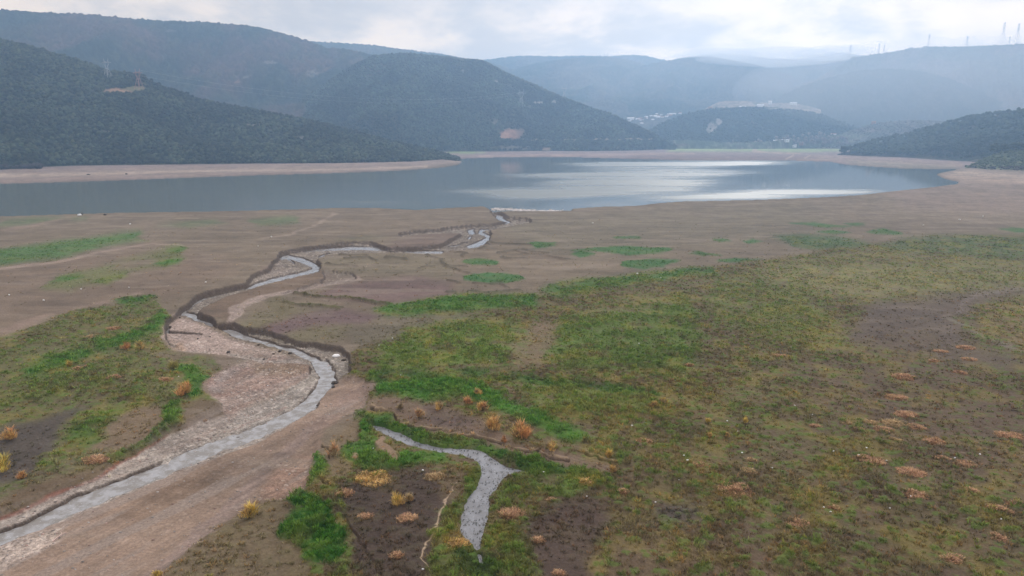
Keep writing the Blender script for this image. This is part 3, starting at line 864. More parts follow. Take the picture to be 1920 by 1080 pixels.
_v = axis_v()
RAD = CAM_Z / np.tan(np.arctan((_v - 540) / FPX) + PITCH)
RAD = np.concatenate([[1.0, 8, 14, 18], RAD[RAD > 20], [2800, 3600, 4500, 5200]])
azf = np.concatenate([np.arange(-56, -45, 2.4 / FPX * 57.3), np.arange(-45, 45, 1.25 / FPX * 57.3), np.arange(45, 56, 2.4 / FPX * 57.3)])
AZ = np.radians(np.concatenate([np.arange(-180, -56, 3.0), azf, np.arange(56.5, 180.01, 3.0)]))
AZ[0], AZ[-1] = -math.pi, math.pi
RR, AA = np.meshgrid(RAD, AZ, indexing='ij')
GX, GY = RR * np.sin(AA), RR * np.cos(AA)
nr, na = GX.shape
inview = (np.abs(AA) < math.radians(60)) & (RR > 19) & (RR < 2700)
z_, c_, g_, gr_, ch_, wa_, po_, lk_, lu_, pa_, fl_, ho_ = [np.zeros((nr, na) + s, np.float32) for s in ((), (3,), (), (), (), (), (), (), (), (), (), ())]
iv = np.nonzero(inview)
B = 400000
for i0 in range(0, len(iv[0]), B):
    sl = (iv[0][i0:i0 + B], iv[1][i0:i0 + B])
    out = survey(GX[sl], GY[sl])
    for dst, val in zip((z_, c_, g_, gr_, ch_, wa_, po_, lk_, lu_, pa_, fl_, ho_), out):
        dst[sl] = val
c_[~inview] = lin(OLIVE)

x, y = GX, GY
n_big = fbm(x / 40, y / 40, 4, 61)
n_mid = fbm(x / 8, y / 8, 4, 63)
n_fine = fbm(x / 1.6, y / 1.2, 3, 65)
n_vf = fbm(x / .45, y / .45, 2, 67)
gm = (g_ * (.45 + .55 * pa_))[..., None]
col = c_.copy()
# bare soil: stains, damp patches, streaks
col *= (1 + (n_big - .5) * .38 + (n_mid - .5) * .42 + (n_fine - .5) * .34)[..., None]
bare = smooth(.3, .05, g_)
streak = fbm(x / 45 + .3 * n_big, y / 4.5, 4, 68) * .6 + fbm(x / 12, y / 2.2, 3, 69) * .4
col *= (1 + (streak - .5) * .55 * bare)[..., None]
damp = smooth(.56, .7, fbm(x / 14, y / 9, 4, 71)) * bare
col += (lin((92, 84, 78)) - col) * (damp * .3)[..., None]
palem = smooth(.6, .74, fbm(x / 20 + 9, y / 5, 4, 72)) * bare
col += (lin((150, 138, 126)) - col) * (palem * .35)[..., None]
# flow marks on the flood bed
fa, fb = np.array(ground(0, 1010)), np.array(ground(600, 735))
fd = (fb - fa) / np.linalg.norm(fb - fa)
fl_u, fl_w = x * fd[0] + y * fd[1], -x * fd[1] + y * fd[0]
flow = fbm(fl_u / 16, fl_w / 1.1, 4, 73) * .6 + fbm(fl_u / 5, fl_w / .5, 3, 76) * .4
fldm = sample(FLD, *to_px(x, y, -.7))
col *= (1 + (flow - .5) * .75 * np.clip(fldm, 0, 1))[..., None]
col += (lin((150, 140, 134)) - col) * (smooth(.56, .68, fbm(fl_u / 22 + 4, fl_w / 2.6, 4, 77)) * np.clip(fldm, 0, 1) * .5)[..., None]
# grass: yellowed, brown and green blades grow mixed
mixy = smooth(.45, .72, fbm(x / 4.5 + 7, y / 4.5, 4, 70)) * smooth(.1, .5, g_) * (1 - ho_ * .8)
lushness = smooth(.04, .09, col[..., 1] - col[..., 0])
mixy *= (1 - .65 * lushness)
col += (lin((138, 126, 70)) - col) * (mixy * .45)[..., None]
mixb = smooth(.5, .75, fbm(x / 2.6 - 5, y / 2.6, 3, 74)) * smooth(.1, .5, g_)
col += (lin((100, 84, 74)) - col) * (mixb * .55 * (1 - .6 * lushness))[..., None]
mixg = smooth(.5, .8, lu_ * 1.3 + (n_fine - .5) * .5) * smooth(.15, .5, g_)
col += (lin((86, 112, 46)) - col) * (mixg * .6)[..., None]
# pebbles
d_p, v_p = worley(x / .55, y / .55, 80)
d_q, v_q = worley(x / 1.3, y / 1.3, 84)
peb = (v_p - .5) * .6 + (v_q - .5) * .2
col *= (1 + peb * gr_ * .85)[..., None]
col += (lin((196, 186, 178)) - col) * ((v_p > .93) * gr_ * .6)[..., None]
col += (lin((142, 104, 92)) - col) * (smooth(.5, .75, fbm(x / 4, y / 2, 4, 88)) * gr_ * .22 * (1 - ch_))[..., None]
# cut banks: bare earth, coloured darker where the ground is steep
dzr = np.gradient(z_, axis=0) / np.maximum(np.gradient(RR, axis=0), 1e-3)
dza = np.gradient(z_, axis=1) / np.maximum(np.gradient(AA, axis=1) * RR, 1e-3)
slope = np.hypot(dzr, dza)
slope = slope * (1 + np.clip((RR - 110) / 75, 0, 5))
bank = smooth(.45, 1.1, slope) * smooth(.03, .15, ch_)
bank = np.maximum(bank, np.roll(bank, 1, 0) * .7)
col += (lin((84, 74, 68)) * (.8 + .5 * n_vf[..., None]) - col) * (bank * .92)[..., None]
# wet margin of the lake
wet = smooth(.02, .4, lk_)
col *= (1 - .25 * wet)[..., None]
# pale scum line and driftwood wrack on the mouth's edge
G_ALB = 0.86
col = np.clip(col * G_ALB, .005, .9)

V = np.stack([GX, GY, z_], -1).reshape(-1, 3)
idx = np.arange(nr * na).reshape(nr, na)
F = np.stack([idx[:-1, :-1], idx[:-1, 1:], idx[1:, 1:], idx[1:, :-1]], -1).reshape(-1, 4)[:, ::-1]

m_ground, t = material('ground')
at = t.n('ShaderNodeAttribute', attribute_name='col')
gv = t.n('ShaderNodeAttribute', attribute_name='gravel')
gs = t.n('ShaderNodeAttribute', attribute_name='grass')
tcn = t.n('ShaderNodeTexCoord')
nA = t.n('ShaderNodeTexNoise', i_Vector=tcn.outputs['Object'], i_Scale=2.6, i_Detail=5.0, i_Roughness=0.65)
fA = t.mapr(nA.outputs[0], .25, .75, .68, 1.32, False)
c1 = t.mix(1.0, at.outputs['Color'], fA, 'MULTIPLY')
vor = t.n('ShaderNodeTexVoronoi', i_Vector=tcn.outputs['Object'], i_Scale=4.2)
vr = t.n('ShaderNodeSeparateXYZ', i_0=vor.outputs['Color'])
fV = t.mapr(vr.outputs[0], 0, 1, .55, 1.5, False)
c2 = t.mix(t.math('MULTIPLY', gv.outputs['Fac'], .8), c1, t.mix(1.0, c1, fV, 'MULTIPLY'))
b = t.n('ShaderNodeBsdfPrincipled', i_Roughness=.95)
b.inputs['Specular IOR Level'].default_value = .12
t.link(c2, b.inputs['Base Color'])
nB = t.n('ShaderNodeTexNoise', i_Vector=tcn.outputs['Object'], i_Scale=1.7, i_Detail=6.0, i_Roughness=0.7)
hB = t.math('ADD', nB.outputs[0], t.math('MULTIPLY', t.math('MULTIPLY', vor.outputs['Distance'], gv.outputs['Fac']), -.5))
bp = t.n('ShaderNodeBump', i_Height=hB, i_Strength=.75, i_Distance=.35)
t.link(bp.outputs[0], b.inputs['Normal'])
t.n('ShaderNodeOutputMaterial', i_Surface=b.outputs[0])
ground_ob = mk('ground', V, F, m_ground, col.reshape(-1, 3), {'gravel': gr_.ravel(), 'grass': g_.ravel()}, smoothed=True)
tag(ground_ob, 'dry lake bed plain of brown mud, tussock grass and gravel', kind='structure')


# ------------------------------------------------------------------ water
def water_material(name, murk, rough_lo, rough_hi, bump, scale, rough_attr=None, dist=0.1, bed=None):
    m, t = material(name)
    tcn = t.n('ShaderNodeTexCoord')
    b = t.n('ShaderNodeBsdfPrincipled')
    b.inputs['Base Color'].default_value = (*murk, 1)
    b.inputs['IOR'].default_value = 1.333
    b.inputs['Specular IOR Level'].default_value = .5
    if rough_attr:
        a = t.n('ShaderNodeAttribute', attribute_name=rough_attr)
        r = t.mapr(a.outputs['Fac'], 0, 1, rough_lo, rough_hi, False)
        t.link(r, b.inputs['Roughness'])
        st = t.mapr(a.outputs['Fac'], 0, 1, .15, 1.0, False)
    else:
        b.inputs['Roughness'].default_value = rough_lo
        st = None
    if bed:
        # the bed shows through in patches, with paler riffles
        zb = t.n('ShaderNodeTexNoise', i_Vector=tcn.outputs['Object'], i_Scale=.55, i_Detail=6.0, i_Roughness=.62)
        zc = t.n('ShaderNodeTexNoise', i_Vector=tcn.outputs['Object'], i_Scale=3.2, i_Detail=3.0)
        cc_ = t.mix(t.mapr(zb.outputs[0], .4, .62, 0, 1), (*bed, 1), (*murk, 1))
        cc_ = t.mix(t.mapr(zc.outputs[0], .6, .72, 0, .6), cc_, tuple(min(1, q * 1.55) for q in murk) + (1,))
        t.link(cc_, b.inputs['Base Color'])
    mpn = t.n('ShaderNodeMapping', i_Vector=tcn.outputs['Object'])
    mpn.inputs['Scale'].default_value = (scale, scale * 1.6, 1)
    nz = t.n('ShaderNodeTexNoise', i_Vector=mpn.outputs[0], i_Scale=1.0, i_Detail=4.0, i_Roughness=.6)
    bpn = t.n('ShaderNodeBump', i_Height=nz.outputs[0], i_Strength=bump, i_Distance=dist)
    if st is not None:
        t.link(t.math('MULTIPLY', st, bump), bpn.inputs['Strength'])
    t.link(bpn.outputs[0], b.inputs['Normal'])
    t.n('ShaderNodeOutputMaterial', i_Surface=b.outputs[0])
    return m


def sheet(name, mask, z, mat, attrs=None, pad=2):
    """a level sheet of water over the masked cells of the ground grid"""
    mk_ = mask.copy()
    for _ in range(pad):
        mk_ = mk_ | np.roll(mk_, 1, 0) | np.roll(mk_, -1, 0) | np.roll(mk_, 1, 1) | np.roll(mk_, -1, 1)
    q = mk_[:-1, :-1] & mk_[:-1, 1:] & mk_[1:, 1:] & mk_[1:, :-1]
    qi = np.nonzero(q)
    f = np.stack([idx[:-1, :-1][qi], idx[:-1, 1:][qi], idx[1:, 1:][qi], idx[1:, :-1][qi]], -1)[:, ::-1]
    used, inv = np.unique(f, return_inverse=True)
    vv = V[used].copy()
    vv[:, 2] = z
    return mk(name, vv, inv.reshape(f.shape), mat, attrs={k: a.ravel()[used] for k, a in (attrs or {}).items()}, smoothed=True)


# wind-ruffled lanes on the lake
RUF = np.zeros((CH, CW), np.float32)


def ruf(pts, a, soft):
    m, sl = poly_mask(pts, soft)
    RUF[sl] = np.maximum(RUF[sl], m * a)


ruf([(-900, 350), (0, 340), (640, 320), (900, 296), (1000, 300), (1000, 400), (640, 400), (0, 420), (-900, 450)], .18, 14)
ruf([(1080, 304), (1280, 302.5), (1493, 302.5), (1490, 304.5), (1420, 309), (1330, 312), (1100, 313), (1040, 309)], 1, 1.0)
ruf([(950, 329), (1050, 322), (1250, 319), (1440, 321), (1420, 324), (1345, 331), (1200, 333), (960, 333)], 1, 1.5)
ruf([(1000, 341), (1080, 335), (1250, 334), (1345, 336), (1338, 342), (1350, 350), (1300, 352), (1050, 352)], .95, 1.8)
ruf([(1040, 316), (1200, 314), (1380, 314), (1330, 318), (1060, 319)], .7, 1.2)
ruf([(790, 358), (900, 353), (1050, 351), (1320, 352), (1310, 359), (1180, 367), (1020, 374), (930, 375), (940, 366), (860, 360)], .9, 2.2)
ruf([(1190, 377), (1200, 371), (1350, 360), (1450, 355.5), (1660, 355.5), (1655, 360), (1530, 370), (1400, 375), (1250, 378)], 1, 1.2)
ruf([(1100, 384), (1140, 379), (1190, 378), (1190, 385), (1130, 388)], .9, 1.2)
ruf([(662, 381), (700, 377), (732, 378), (726, 382), (690, 383)], .55, 1)
ruf([(930, 396), (960, 391), (1010, 394), (1040, 397), (960, 398)], .6, 1)
def blur_x(m, r):
    k = 2 * r + 1
    c = np.cumsum(np.pad(m, ((0, 0), (r + 1, r)), mode='edge'), axis=1, dtype=np.float64)
    return ((c[:, k:] - c[:, :-k]) / k).astype(np.float32)


RUF = blur(blur_x(blur_x(RUF, 40), 40), 1.7)
m_lake = water_material('lake_water', (.14, .158, .152), .03, .36, .3, .35, 'ruffle', .3)
u_l, v_l = to_px(GX, GY, WATER_Z)
rf = sample(RUF, u_l + (fbm(GX / 60, GY / 14, 3, 91) - .5) * 60, v_l + (fbm(GX / 90, GY / 25, 3, 92) - .5) * 5.0)
rf = np.clip(rf * (.3 + 1.5 * fbm(GX / 150, GY / 22, 5, 93)), 0, 1)
lake_ob = sheet('lake', (lk_ > .2) & inview, WATER_Z, m_lake, {'ruffle': rf}, 3)
tag(lake_ob, 'calm grey blue reservoir with bright wind streaks', kind='structure')
m_stream = water_material('stream_water', (.30, .305, .32), .08, .08, .3, 2.4, None, .08, (.19, .18, .17))
st_ob = sheet('stream', (wa_ > .05) & inview & (lk_ < .5), WATER_Z + .012, m_stream, None, 3)
tag(st_ob, 'shallow pale stream winding through gravel to the lake', kind='structure')
m_pond = water_material('pond_water', (.21, .22, .245), .06, .06, .12, 2.2, None, .08, (.16, .165, .18))
pond_ob = sheet('pond', (po_ > .05) & inview, POND_Z, m_pond, None, 2)
tag(pond_ob, 'forked grey pond in a grassy hollow', kind='structure')


def zground(px_, py_):
    return float(survey(np.array([px_]), np.array([py_]), False)[0])


def place(u, v, it=3):
    """the point of the plain seen at photo pixel (u, v), on the ground's own height"""
    z = 0.0
    for _ in range(it):
        gx, gy = ground(u, v, z)
        z = zground(gx, gy)
    return float(gx), float(gy), z
# ------------------------------------------------------------------ hills
def interp(pts, u):
    p = np.asarray(pts, float)
    return np.interp(u, p[:, 0], p[:, 1])


m_hill = attr_material('wooded_hillside', .95, .1, .05, .25, .9, .07, 6.0)
GROUND_HILLS = {}


def hill(name, label, ridge, base, dbase, dridge, u0, u1, du=1.5, nt=180, gully=18.0, gs=260.0, canopy=4.0, cell=7.0, pal=None, spots=(), bump_near=1.0, prof=1.0, seed=0, basez=None):
    """a hill: foot along `base`, crest along `ridge` (both surveyed), real distance to each, falling away behind"""
    us = np.arange(u0, u1 + .1, du)
    vb, vr = interp(base, us), interp(ridge, us)
    vr = np.minimum(vr, vb - 0.2)
    if dbase is None:
        bx, by = ground(us, vb, 0.0)
        bz = np.full_like(bx, -1.0)
    else:
        bx, by, bz = at_dist(us, vb, interp(dbase, us))
        bz = bz - 1.0
    rx_, ry_, rz_ = at_dist(us, vr, interp(dridge, us))
    t = np.concatenate([np.linspace(0, 1, nt) ** 1.0, np.array([1.04, 1.1, 1.2, 1.35, 1.6, 2.0])])
    T, _ = np.meshgrid(t, us, indexing='ij')
    X = bx + (rx_ - bx) * T
    Y = by + (ry_ - by) * T
    Tc = np.clip(T, 0, 1)
    Z = bz + (rz_ - bz) * Tc ** prof
    back = np.maximum(T - 1, 0)
    Z = Z - (rz_ - bz) * np.clip(back * 1.2 - .05 * np.exp(-back * 30) + .05, 0, None) * (back > 0)
    Z = np.maximum(Z, -3.0)
    amp = np.sin(np.pi * Tc ** 1.3) * np.clip((rz_ - bz) / 60, 0, 1)
    ridged = 1 - np.abs(fbm(X / gs, Y / gs, 4, 200 + seed) * 2 - 1) * 2
    Z = Z + (ridged - .6) * gully * amp + (fbm(X / 70, Y / 70, 3, 210 + seed) - .5) * gully * .35 * amp
    U, VV = to_px(X, Y, Z)
    d, val = worley(X / cell, Y / cell, 220 + seed)
    d2, val2 = worley(X / (cell * .55) + 3, Y / (cell * .55), 230 + seed)
    edge = np.clip(Tc * 12, 0, 1) * (T <= 1.2)
    Z = Z + ((1 - d) * canopy * (.4 + .9 * val) + (1 - d2) * canopy * .4 * val2) * edge
    pal = pal or PAL_WOOD
    n1, n2 = fbm(X / 130, Y / 130, 4, 240 + seed), fbm(X / 30, Y / 30, 3, 250 + seed)
    col = np.empty(X.shape + (3,), np.float32)
    a, bb, c3 = [np.array(q, np.float32) for q in pal]
    k1, k2 = smooth(.38, .62, n1)[..., None], smooth(.5, .72, n2)[..., None]
    col[:] = a + (bb - a) * k1
    col += (c3 - col) * k2 * .6
    col *= (.62 + .76 * val + .3 * (val2 - .5))[..., None]
    wu, wv = (fbm(X / 12, Y / 12, 3, 260) - .5) * 10, (fbm(X / 12, Y / 12, 3, 261) - .5) * 5
    for (su, sv, ru, rv, rgb, al) in spots:
        q = ((U + wu * min(1, ru / 8) - su) / ru) ** 2 + ((VV + wv * min(1, rv / 3) - sv) / rv) ** 2
        m = np.clip(1.5 - q * 1.2, 0, 1) * al
        mm = m * smooth(.25, .5, fbm(X / 9, Y / 9, 2, 270) + .12 * (al > .85) + m * .1)
        col += (np.array(rgb, np.float32) - col) * mm[..., None]
    n, mm_ = X.shape
    ii = np.arange(n * mm_).reshape(n, mm_)
    F = np.stack([ii[:-1, :-1], ii[:-1, 1:], ii[1:, 1:], ii[1:, :-1]], -1).reshape(-1, 4)
    Vh = np.stack([X, Y, Z], -1).reshape(-1, 3)
    o = mk(name, Vh, F, m_hill, np.clip(col, .004, .8).reshape(-1, 3), smoothed=True)
    tag(o, label, kind='structure')
    return dict(ob=o, X=X, Y=Y, Z=Z, T=T, U=U, V=VV, col=col, us=us)


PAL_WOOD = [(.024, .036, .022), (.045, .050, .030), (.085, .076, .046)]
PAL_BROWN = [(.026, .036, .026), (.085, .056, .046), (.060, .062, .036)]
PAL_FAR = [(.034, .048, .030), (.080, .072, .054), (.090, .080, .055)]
ROCK, REDROCK, SAND = (.30, .27, .25), (.34, .20, .15), (.36, .28, .21)

RID_A = [(-900, -40), (-500, -10), (-200, 30), (0, 76), (60, 90), (120, 106), (170, 122), (203, 135), (230, 137), (262, 140), (290, 156), (330, 172), (380, 190), (450, 203), (520, 215), (600, 232), (660, 247), (720, 263), (780, 277), (830, 289), (850, 297), (862, 301)]
BAS_A = [(-900, 330), (0, 318), (70, 315), (80, 313), (133, 311), (283, 309), (480, 307), (640, 306), (773, 303), (830, 299), (862, 302)]
HA = hill('hill', 'dark scrub covered hill sloping down to the left shore', RID_A, BAS_A, None,
          [(-900, 1500), (0, 1600), (262, 1500), (450, 1450), (862, 1330)], -620, 861, 1.5, 260, 24, 200, 1.5, 5, PAL_WOOD,
          [(220, 171.5, 30, 4.5, (.36, .24, .17), .98), (252, 167, 24, 4.5, (.20, .19, .11), .95), (90, 174, 40, 1.6, (.14, .12, .08), .5), (330, 165, 40, 5, (.07, .085, .04), .8), (290, 150, 28, 7, (.065, .08, .04), .7),
           (470, 235, 30, 3, ROCK, .5), (560, 260, 10, 3, ROCK, .5), (490, 220, 10, 2, ROCK, .45), (195, 248, 16, 2, ROCK, .5), (278, 258, 3, 2, ROCK, .6), (53, 133, 4, 1.5, ROCK, .6), (610, 265, 30, 8, (.15, .14, .11), .4)], seed=1)
RID_B = [(-900, 60), (-500, 30), (-200, 18), (0, 20), (80, 25), (160, 28), (240, 36), (300, 41), (380, 43), (470, 50), (500, 56), (540, 67), (580, 79), (610, 91), (640, 93), (670, 98), (700, 105), (725, 112), (760, 130), (800, 150)]
BAS_B = [(-900, 290), (900, 286)]
HB = hill('hill', 'long blue wooded mountain rising behind the left hill', RID_B, BAS_B, [(-900, 1900), (900, 1900)],
          [(-900, 2750), (0, 2550), (700, 2400), (800, 2350)], -640, 800, 1.6, 210, 95, 480, 6, 9, PAL_BROWN,
          [(505, 119, 16, 3, ROCK, .6), (585, 140, 14, 7, ROCK, .5), (455, 146, 16, 3, ROCK, .45), (445, 157, 8, 2, REDROCK, .5), (320, 60, 10, 2, ROCK, .3), (420, 100, 120, 30, (.085, .055, .05), .5), (160, 60, 160, 18, (.085, .058, .05), .5), (600, 118, 30, 8, (.12, .08, .06), .5)], seed=2)
RID_B2 = [(560, 78), (600, 80), (640, 81.5), (700, 85.5), (740, 91.5), (790, 98), (820, 101), (850, 107), (880, 112), (920, 119), (960, 130)]
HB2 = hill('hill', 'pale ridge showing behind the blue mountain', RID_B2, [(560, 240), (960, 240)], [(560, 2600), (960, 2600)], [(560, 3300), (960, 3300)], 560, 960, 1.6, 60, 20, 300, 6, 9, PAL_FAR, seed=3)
RID_C = [(560, 190), (620, 150), (670, 118), (700, 106), (740, 101.5), (770, 100.5), (800, 103), (840, 107), (870, 112), (903, 113), (925, 123), (953, 138), (1000, 158), (1050, 180), (1100, 199), (1150, 219), (1200, 243), (1230, 257), (1250, 268), (1268, 277)]
BAS_C = [(560, 288), (700, 288), (800, 284.5), (870, 284), (950, 284), (1000, 283), (1100, 283.5), (1200, 282), (1240, 280), (1268, 279)]
ROADC = [(u_, v_, 9, 1.3, SAND, .75) for u_, v_ in ((985, 264), (1000, 264.5), (1015, 265), (1035, 264.5), (1060, 264.5), (1080, 264.5), (1100, 264), (1120, 263), (1140, 263.2), (1160, 263), (1180, 262.5), (1200, 262), (1218, 262.5))]
HC = hill('hill', 'steep dark mountain spur ending at the far shore', RID_C, BAS_C, None,
          [(560, 2150), (903, 2080), (1050, 2030), (1200, 1980), (1268, 1950)], 560, 1268, 1.3, 260, 60, 330, 4, 6.5, PAL_WOOD,
          [(957, 253, 22, 10, REDROCK, .97), (946, 256, 9, 7, (.42, .25, .18), .9), (975, 250, 9, 8, (.22, .15, .12), .6), (1008, 194, 11, 2.2, ROCK, .95), (1040, 193, 8, 2.2, ROCK, .95), (990, 201, 12, 3, (.14, .14, .10), .7), (930, 230, 10, 6, ROCK, .4), (868, 136, 4, 4, ROCK, .8), (930, 154, 4, 3, ROCK, .8), (850, 145, 5, 2, ROCK, .6),
           (960, 278, 50, 3.5, (.20, .17, .14), .6), (905, 268, 30, 3, (.06, .10, .04), .7), (830, 116, 24, 4, (.16, .10, .08), .6), (700, 128, 30, 14, (.12, .075, .06), .6), (1025, 280, 8, 3, (.32, .24, .18), .8)] + ROADC, seed=4)
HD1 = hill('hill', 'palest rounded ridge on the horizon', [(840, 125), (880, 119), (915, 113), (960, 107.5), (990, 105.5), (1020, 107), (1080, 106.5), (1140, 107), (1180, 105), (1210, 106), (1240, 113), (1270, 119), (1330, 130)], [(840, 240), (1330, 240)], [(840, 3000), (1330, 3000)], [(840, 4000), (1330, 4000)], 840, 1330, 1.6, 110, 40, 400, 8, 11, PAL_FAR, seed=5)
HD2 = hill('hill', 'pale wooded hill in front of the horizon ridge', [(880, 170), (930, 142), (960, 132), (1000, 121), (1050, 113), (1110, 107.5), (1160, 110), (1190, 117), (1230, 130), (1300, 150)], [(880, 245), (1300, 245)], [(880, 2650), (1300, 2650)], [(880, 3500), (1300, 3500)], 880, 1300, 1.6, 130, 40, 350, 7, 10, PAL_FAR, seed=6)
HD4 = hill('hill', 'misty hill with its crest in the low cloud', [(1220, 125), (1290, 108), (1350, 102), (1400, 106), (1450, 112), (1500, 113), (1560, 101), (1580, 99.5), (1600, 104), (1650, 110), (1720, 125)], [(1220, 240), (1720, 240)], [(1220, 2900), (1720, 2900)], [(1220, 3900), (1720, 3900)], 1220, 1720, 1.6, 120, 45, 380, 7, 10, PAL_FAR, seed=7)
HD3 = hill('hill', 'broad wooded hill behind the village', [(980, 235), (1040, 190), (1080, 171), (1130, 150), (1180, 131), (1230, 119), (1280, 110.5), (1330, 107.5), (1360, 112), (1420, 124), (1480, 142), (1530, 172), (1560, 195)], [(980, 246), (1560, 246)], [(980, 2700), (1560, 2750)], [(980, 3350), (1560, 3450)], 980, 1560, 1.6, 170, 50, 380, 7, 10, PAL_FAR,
           [(1480, 150, 34, 22, (.13, .09, .07), .5), (1370, 150, 50, 26, (.075, .07, .05), .5)], seed=8)
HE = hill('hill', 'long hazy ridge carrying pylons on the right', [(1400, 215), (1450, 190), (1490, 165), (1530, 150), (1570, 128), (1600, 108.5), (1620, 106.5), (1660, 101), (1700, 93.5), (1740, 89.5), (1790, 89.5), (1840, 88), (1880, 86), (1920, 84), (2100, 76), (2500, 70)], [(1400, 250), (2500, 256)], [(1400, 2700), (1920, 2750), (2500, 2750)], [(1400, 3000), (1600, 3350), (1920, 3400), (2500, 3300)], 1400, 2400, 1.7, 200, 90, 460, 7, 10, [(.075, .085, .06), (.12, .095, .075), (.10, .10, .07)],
          [(1700, 150, 40, 12, (.13, .095, .075), .4), (1620, 170, 30, 6, (.11, .10, .07), .5), (1540, 214, 14, 8, (.13, .12, .10), .5), (1850, 150, 60, 18, (.10, .075, .06), .4)], seed=9)
HE2 = hill('hill', 'hazy wooded spur in front of the pylon ridge', [(1420, 205), (1453, 188), (1490, 168), (1530, 154), (1570, 143), (1610, 134), (1660, 130), (1720, 134), (1780, 148), (1830, 170), (1900, 195), (2000, 215)], [(1420, 268), (2000, 268)], [(1420, 2480), (2000, 2700)], [(1420, 2850), (1600, 3000), (2000, 3100)], 1420, 2000, 1.6, 170, 40, 330, 6, 9, [(.022, .034, .022), (.035, .042, .028), (.06, .055, .04)], seed=10)
HV2 = hill('hill', 'village slope of fields and gardens', [(1080, 224), (1160, 219), (1200, 217), (1260, 215), (1300, 211.5), (1340, 209), (1400, 210)], [(1080, 268), (1400, 268)], [(1080, 2480), (1400, 2500)], [(1080, 2850), (1400, 2900)], 1080, 1400, 1.6, 60, 4, 200, 1.5, 7, [(.07, .085, .055), (.10, .10, .075), (.17, .15, .12)],
           [(1190, 228, 24, 7, (.20, .19, .16), .5), (1250, 222, 26, 6, (.22, .19, .15), .5)], seed=11)
HF = hill('hill', 'low wooded knoll with a pale crag in the valley', [(1190, 262), (1225, 243), (1250, 228), (1290, 214), (1320, 208), (1340, 204.5), (1400, 201.5), (1450, 203), (1500, 208), (1540, 217), (1600, 240), (1640, 258), (1680, 268)], [(1190, 272), (1680, 274)], [(1190, 2080), (1420, 2140), (1680, 2400)], [(1190, 2300), (1400, 2420), (1680, 2600)], 1190, 1680, 1.4, 140, 16, 200, 5, 7.5, PAL_WOOD,
          [(1348, 230, 6, 7, ROCK, .95), (1335, 240, 9, 9, ROCK, .9), (1328, 248, 6, 6, (.24, .22, .21), .8), (1400, 233, 30, 8, (.085, .08, .05), .5), (1412, 231, 8, 2, (.20, .14, .10), .6), (1370, 195, 40, 7, (.24, .20, .17), .95), (1440, 196, 14, 3.5, (.34, .27, .22), .9), (1470, 199, 24, 5, (.23, .18, .15), .9), (1455, 206, 24, 1.3, (.36, .32, .28), .8)], seed=12)
HFT = hill('hill', 'terraced clearing on the hilltop above the crag', [(1318, 206), (1345, 192), (1360, 189.5), (1400, 189.5), (1420, 192), (1440, 193), (1490, 193.5), (1520, 200), (1540, 206)], [(1318, 212), (1540, 212)], [(1318, 2480), (1540, 2560)], [(1318, 2620), (1540, 2720)], 1318, 1540, 1.4, 30, 1, 100, .8, 6, [(.21, .18, .15), (.24, .20, .165), (.16, .14, .11)],
           [(1418, 193, 8, 5, (.05, .06, .04), .8), (1395, 201, 14, 4, (.06, .07, .05), .6), (1458, 200, 8, 3, (.06, .07, .05), .6), (1520, 198, 16, 6, (.07, .08, .05), .7)], seed=13)
HV = hill('hill', 'flat valley fields and groves behind the far shore', [(1190, 279.3), (1225, 270), (1260, 264), (1300, 264), (1360, 268), (1420, 268), (1480, 262), (1540, 256), (1580, 253), (1640, 256), (1700, 266)], [(1190, 279.6), (1250, 278.5), (1420, 278.3), (1700, 279)], None, [(1190, 2010), (1420, 2090), (1700, 2360)], 1190, 1700, 1.4, 60, 2, 100, 2.5, 6, [(.10, .125, .085), (.12, .135, .095), (.17, .15, .13)],
          [(1300, 268, 60, 6, (.06, .085, .055), .7), (1520, 262, 50, 10, (.11, .095, .085), .6), (1278, 273, 18, 3, (.16, .11, .085), .7)], seed=14)
HF2 = hill('hill', 'grey olive grove slope behind the pine headland', [(1530, 268), (1560, 258), (1600, 243), (1650, 230), (1700, 226), (1740, 226), (1800, 230), (1900, 236)], [(1530, 279), (1900, 281)], None, [(1530, 2350), (1900, 2550)], 1530, 1900, 1.3, 80, 5, 120, 2.2, 5.5, [(.10, .10, .075), (.13, .105, .085), (.075, .085, .055)], [(1630, 245, 30, 5, (.20, .13, .10), .5), (1555, 257, 10, 2, SAND, .8)], seed=15)
RID_G = [(1570, 289), (1590, 285), (1610, 278), (1640, 268), (1700, 256), (1760, 239), (1820, 225), (1880, 215), (1920, 211), (2000, 204), (2300, 190)]
BAS_G = [(1570, 290), (1600, 292), (1640, 293.5), (1690, 295), (1760, 300), (1830, 304), (1920, 305), (2300, 312)]
HG = hill('hill', 'pine wooded headland on the right shore', RID_G, BAS_G, None, [(1570, 1620), (1700, 1780), (1920, 1700), (2300, 1750)], 1570, 2250, 1.5, 110, 8, 140, .6, 5, [(.035, .045, .03), (.045, .05, .035), (.08, .065, .05)], seed=16)
RID_H = [(1810, 313), (1824, 307), (1840, 300), (1860, 291), (1880, 284), (1920, 279), (2000, 268), (2300, 240)]
BAS_H = [(1810, 313.5), (1850, 317.5), (1920, 320), (2000, 323), (2300, 335)]
HH = hill('hill', 'low green knoll by the right shore', RID_H, BAS_H, None, [(1810, 1140), (1920, 1230), (2300, 1330)], 1810, 2250, 1.5, 90, 5, 90, .5, 4, [(.10, .12, .06), (.085, .10, .055), (.14, .13, .08)],
          [(1835, 311, 22, 5, (.16, .13, .10), .6)], seed=17)


# ------------------------------------------------------------------ the woods on the nearer hills: crowns by the thousand, one mass each
def ico(sub):
    import bmesh
    bm = bmesh.new()
    bmesh.ops.create_icosphere(bm, subdivisions=sub, radius=1.0)
    v = np.array([p.co[:] for p in bm.verts], np.float32)
    f = np.array([[q.index for q in fc.verts] for fc in bm.faces], np.int32)
    bm.free()
    return v, f


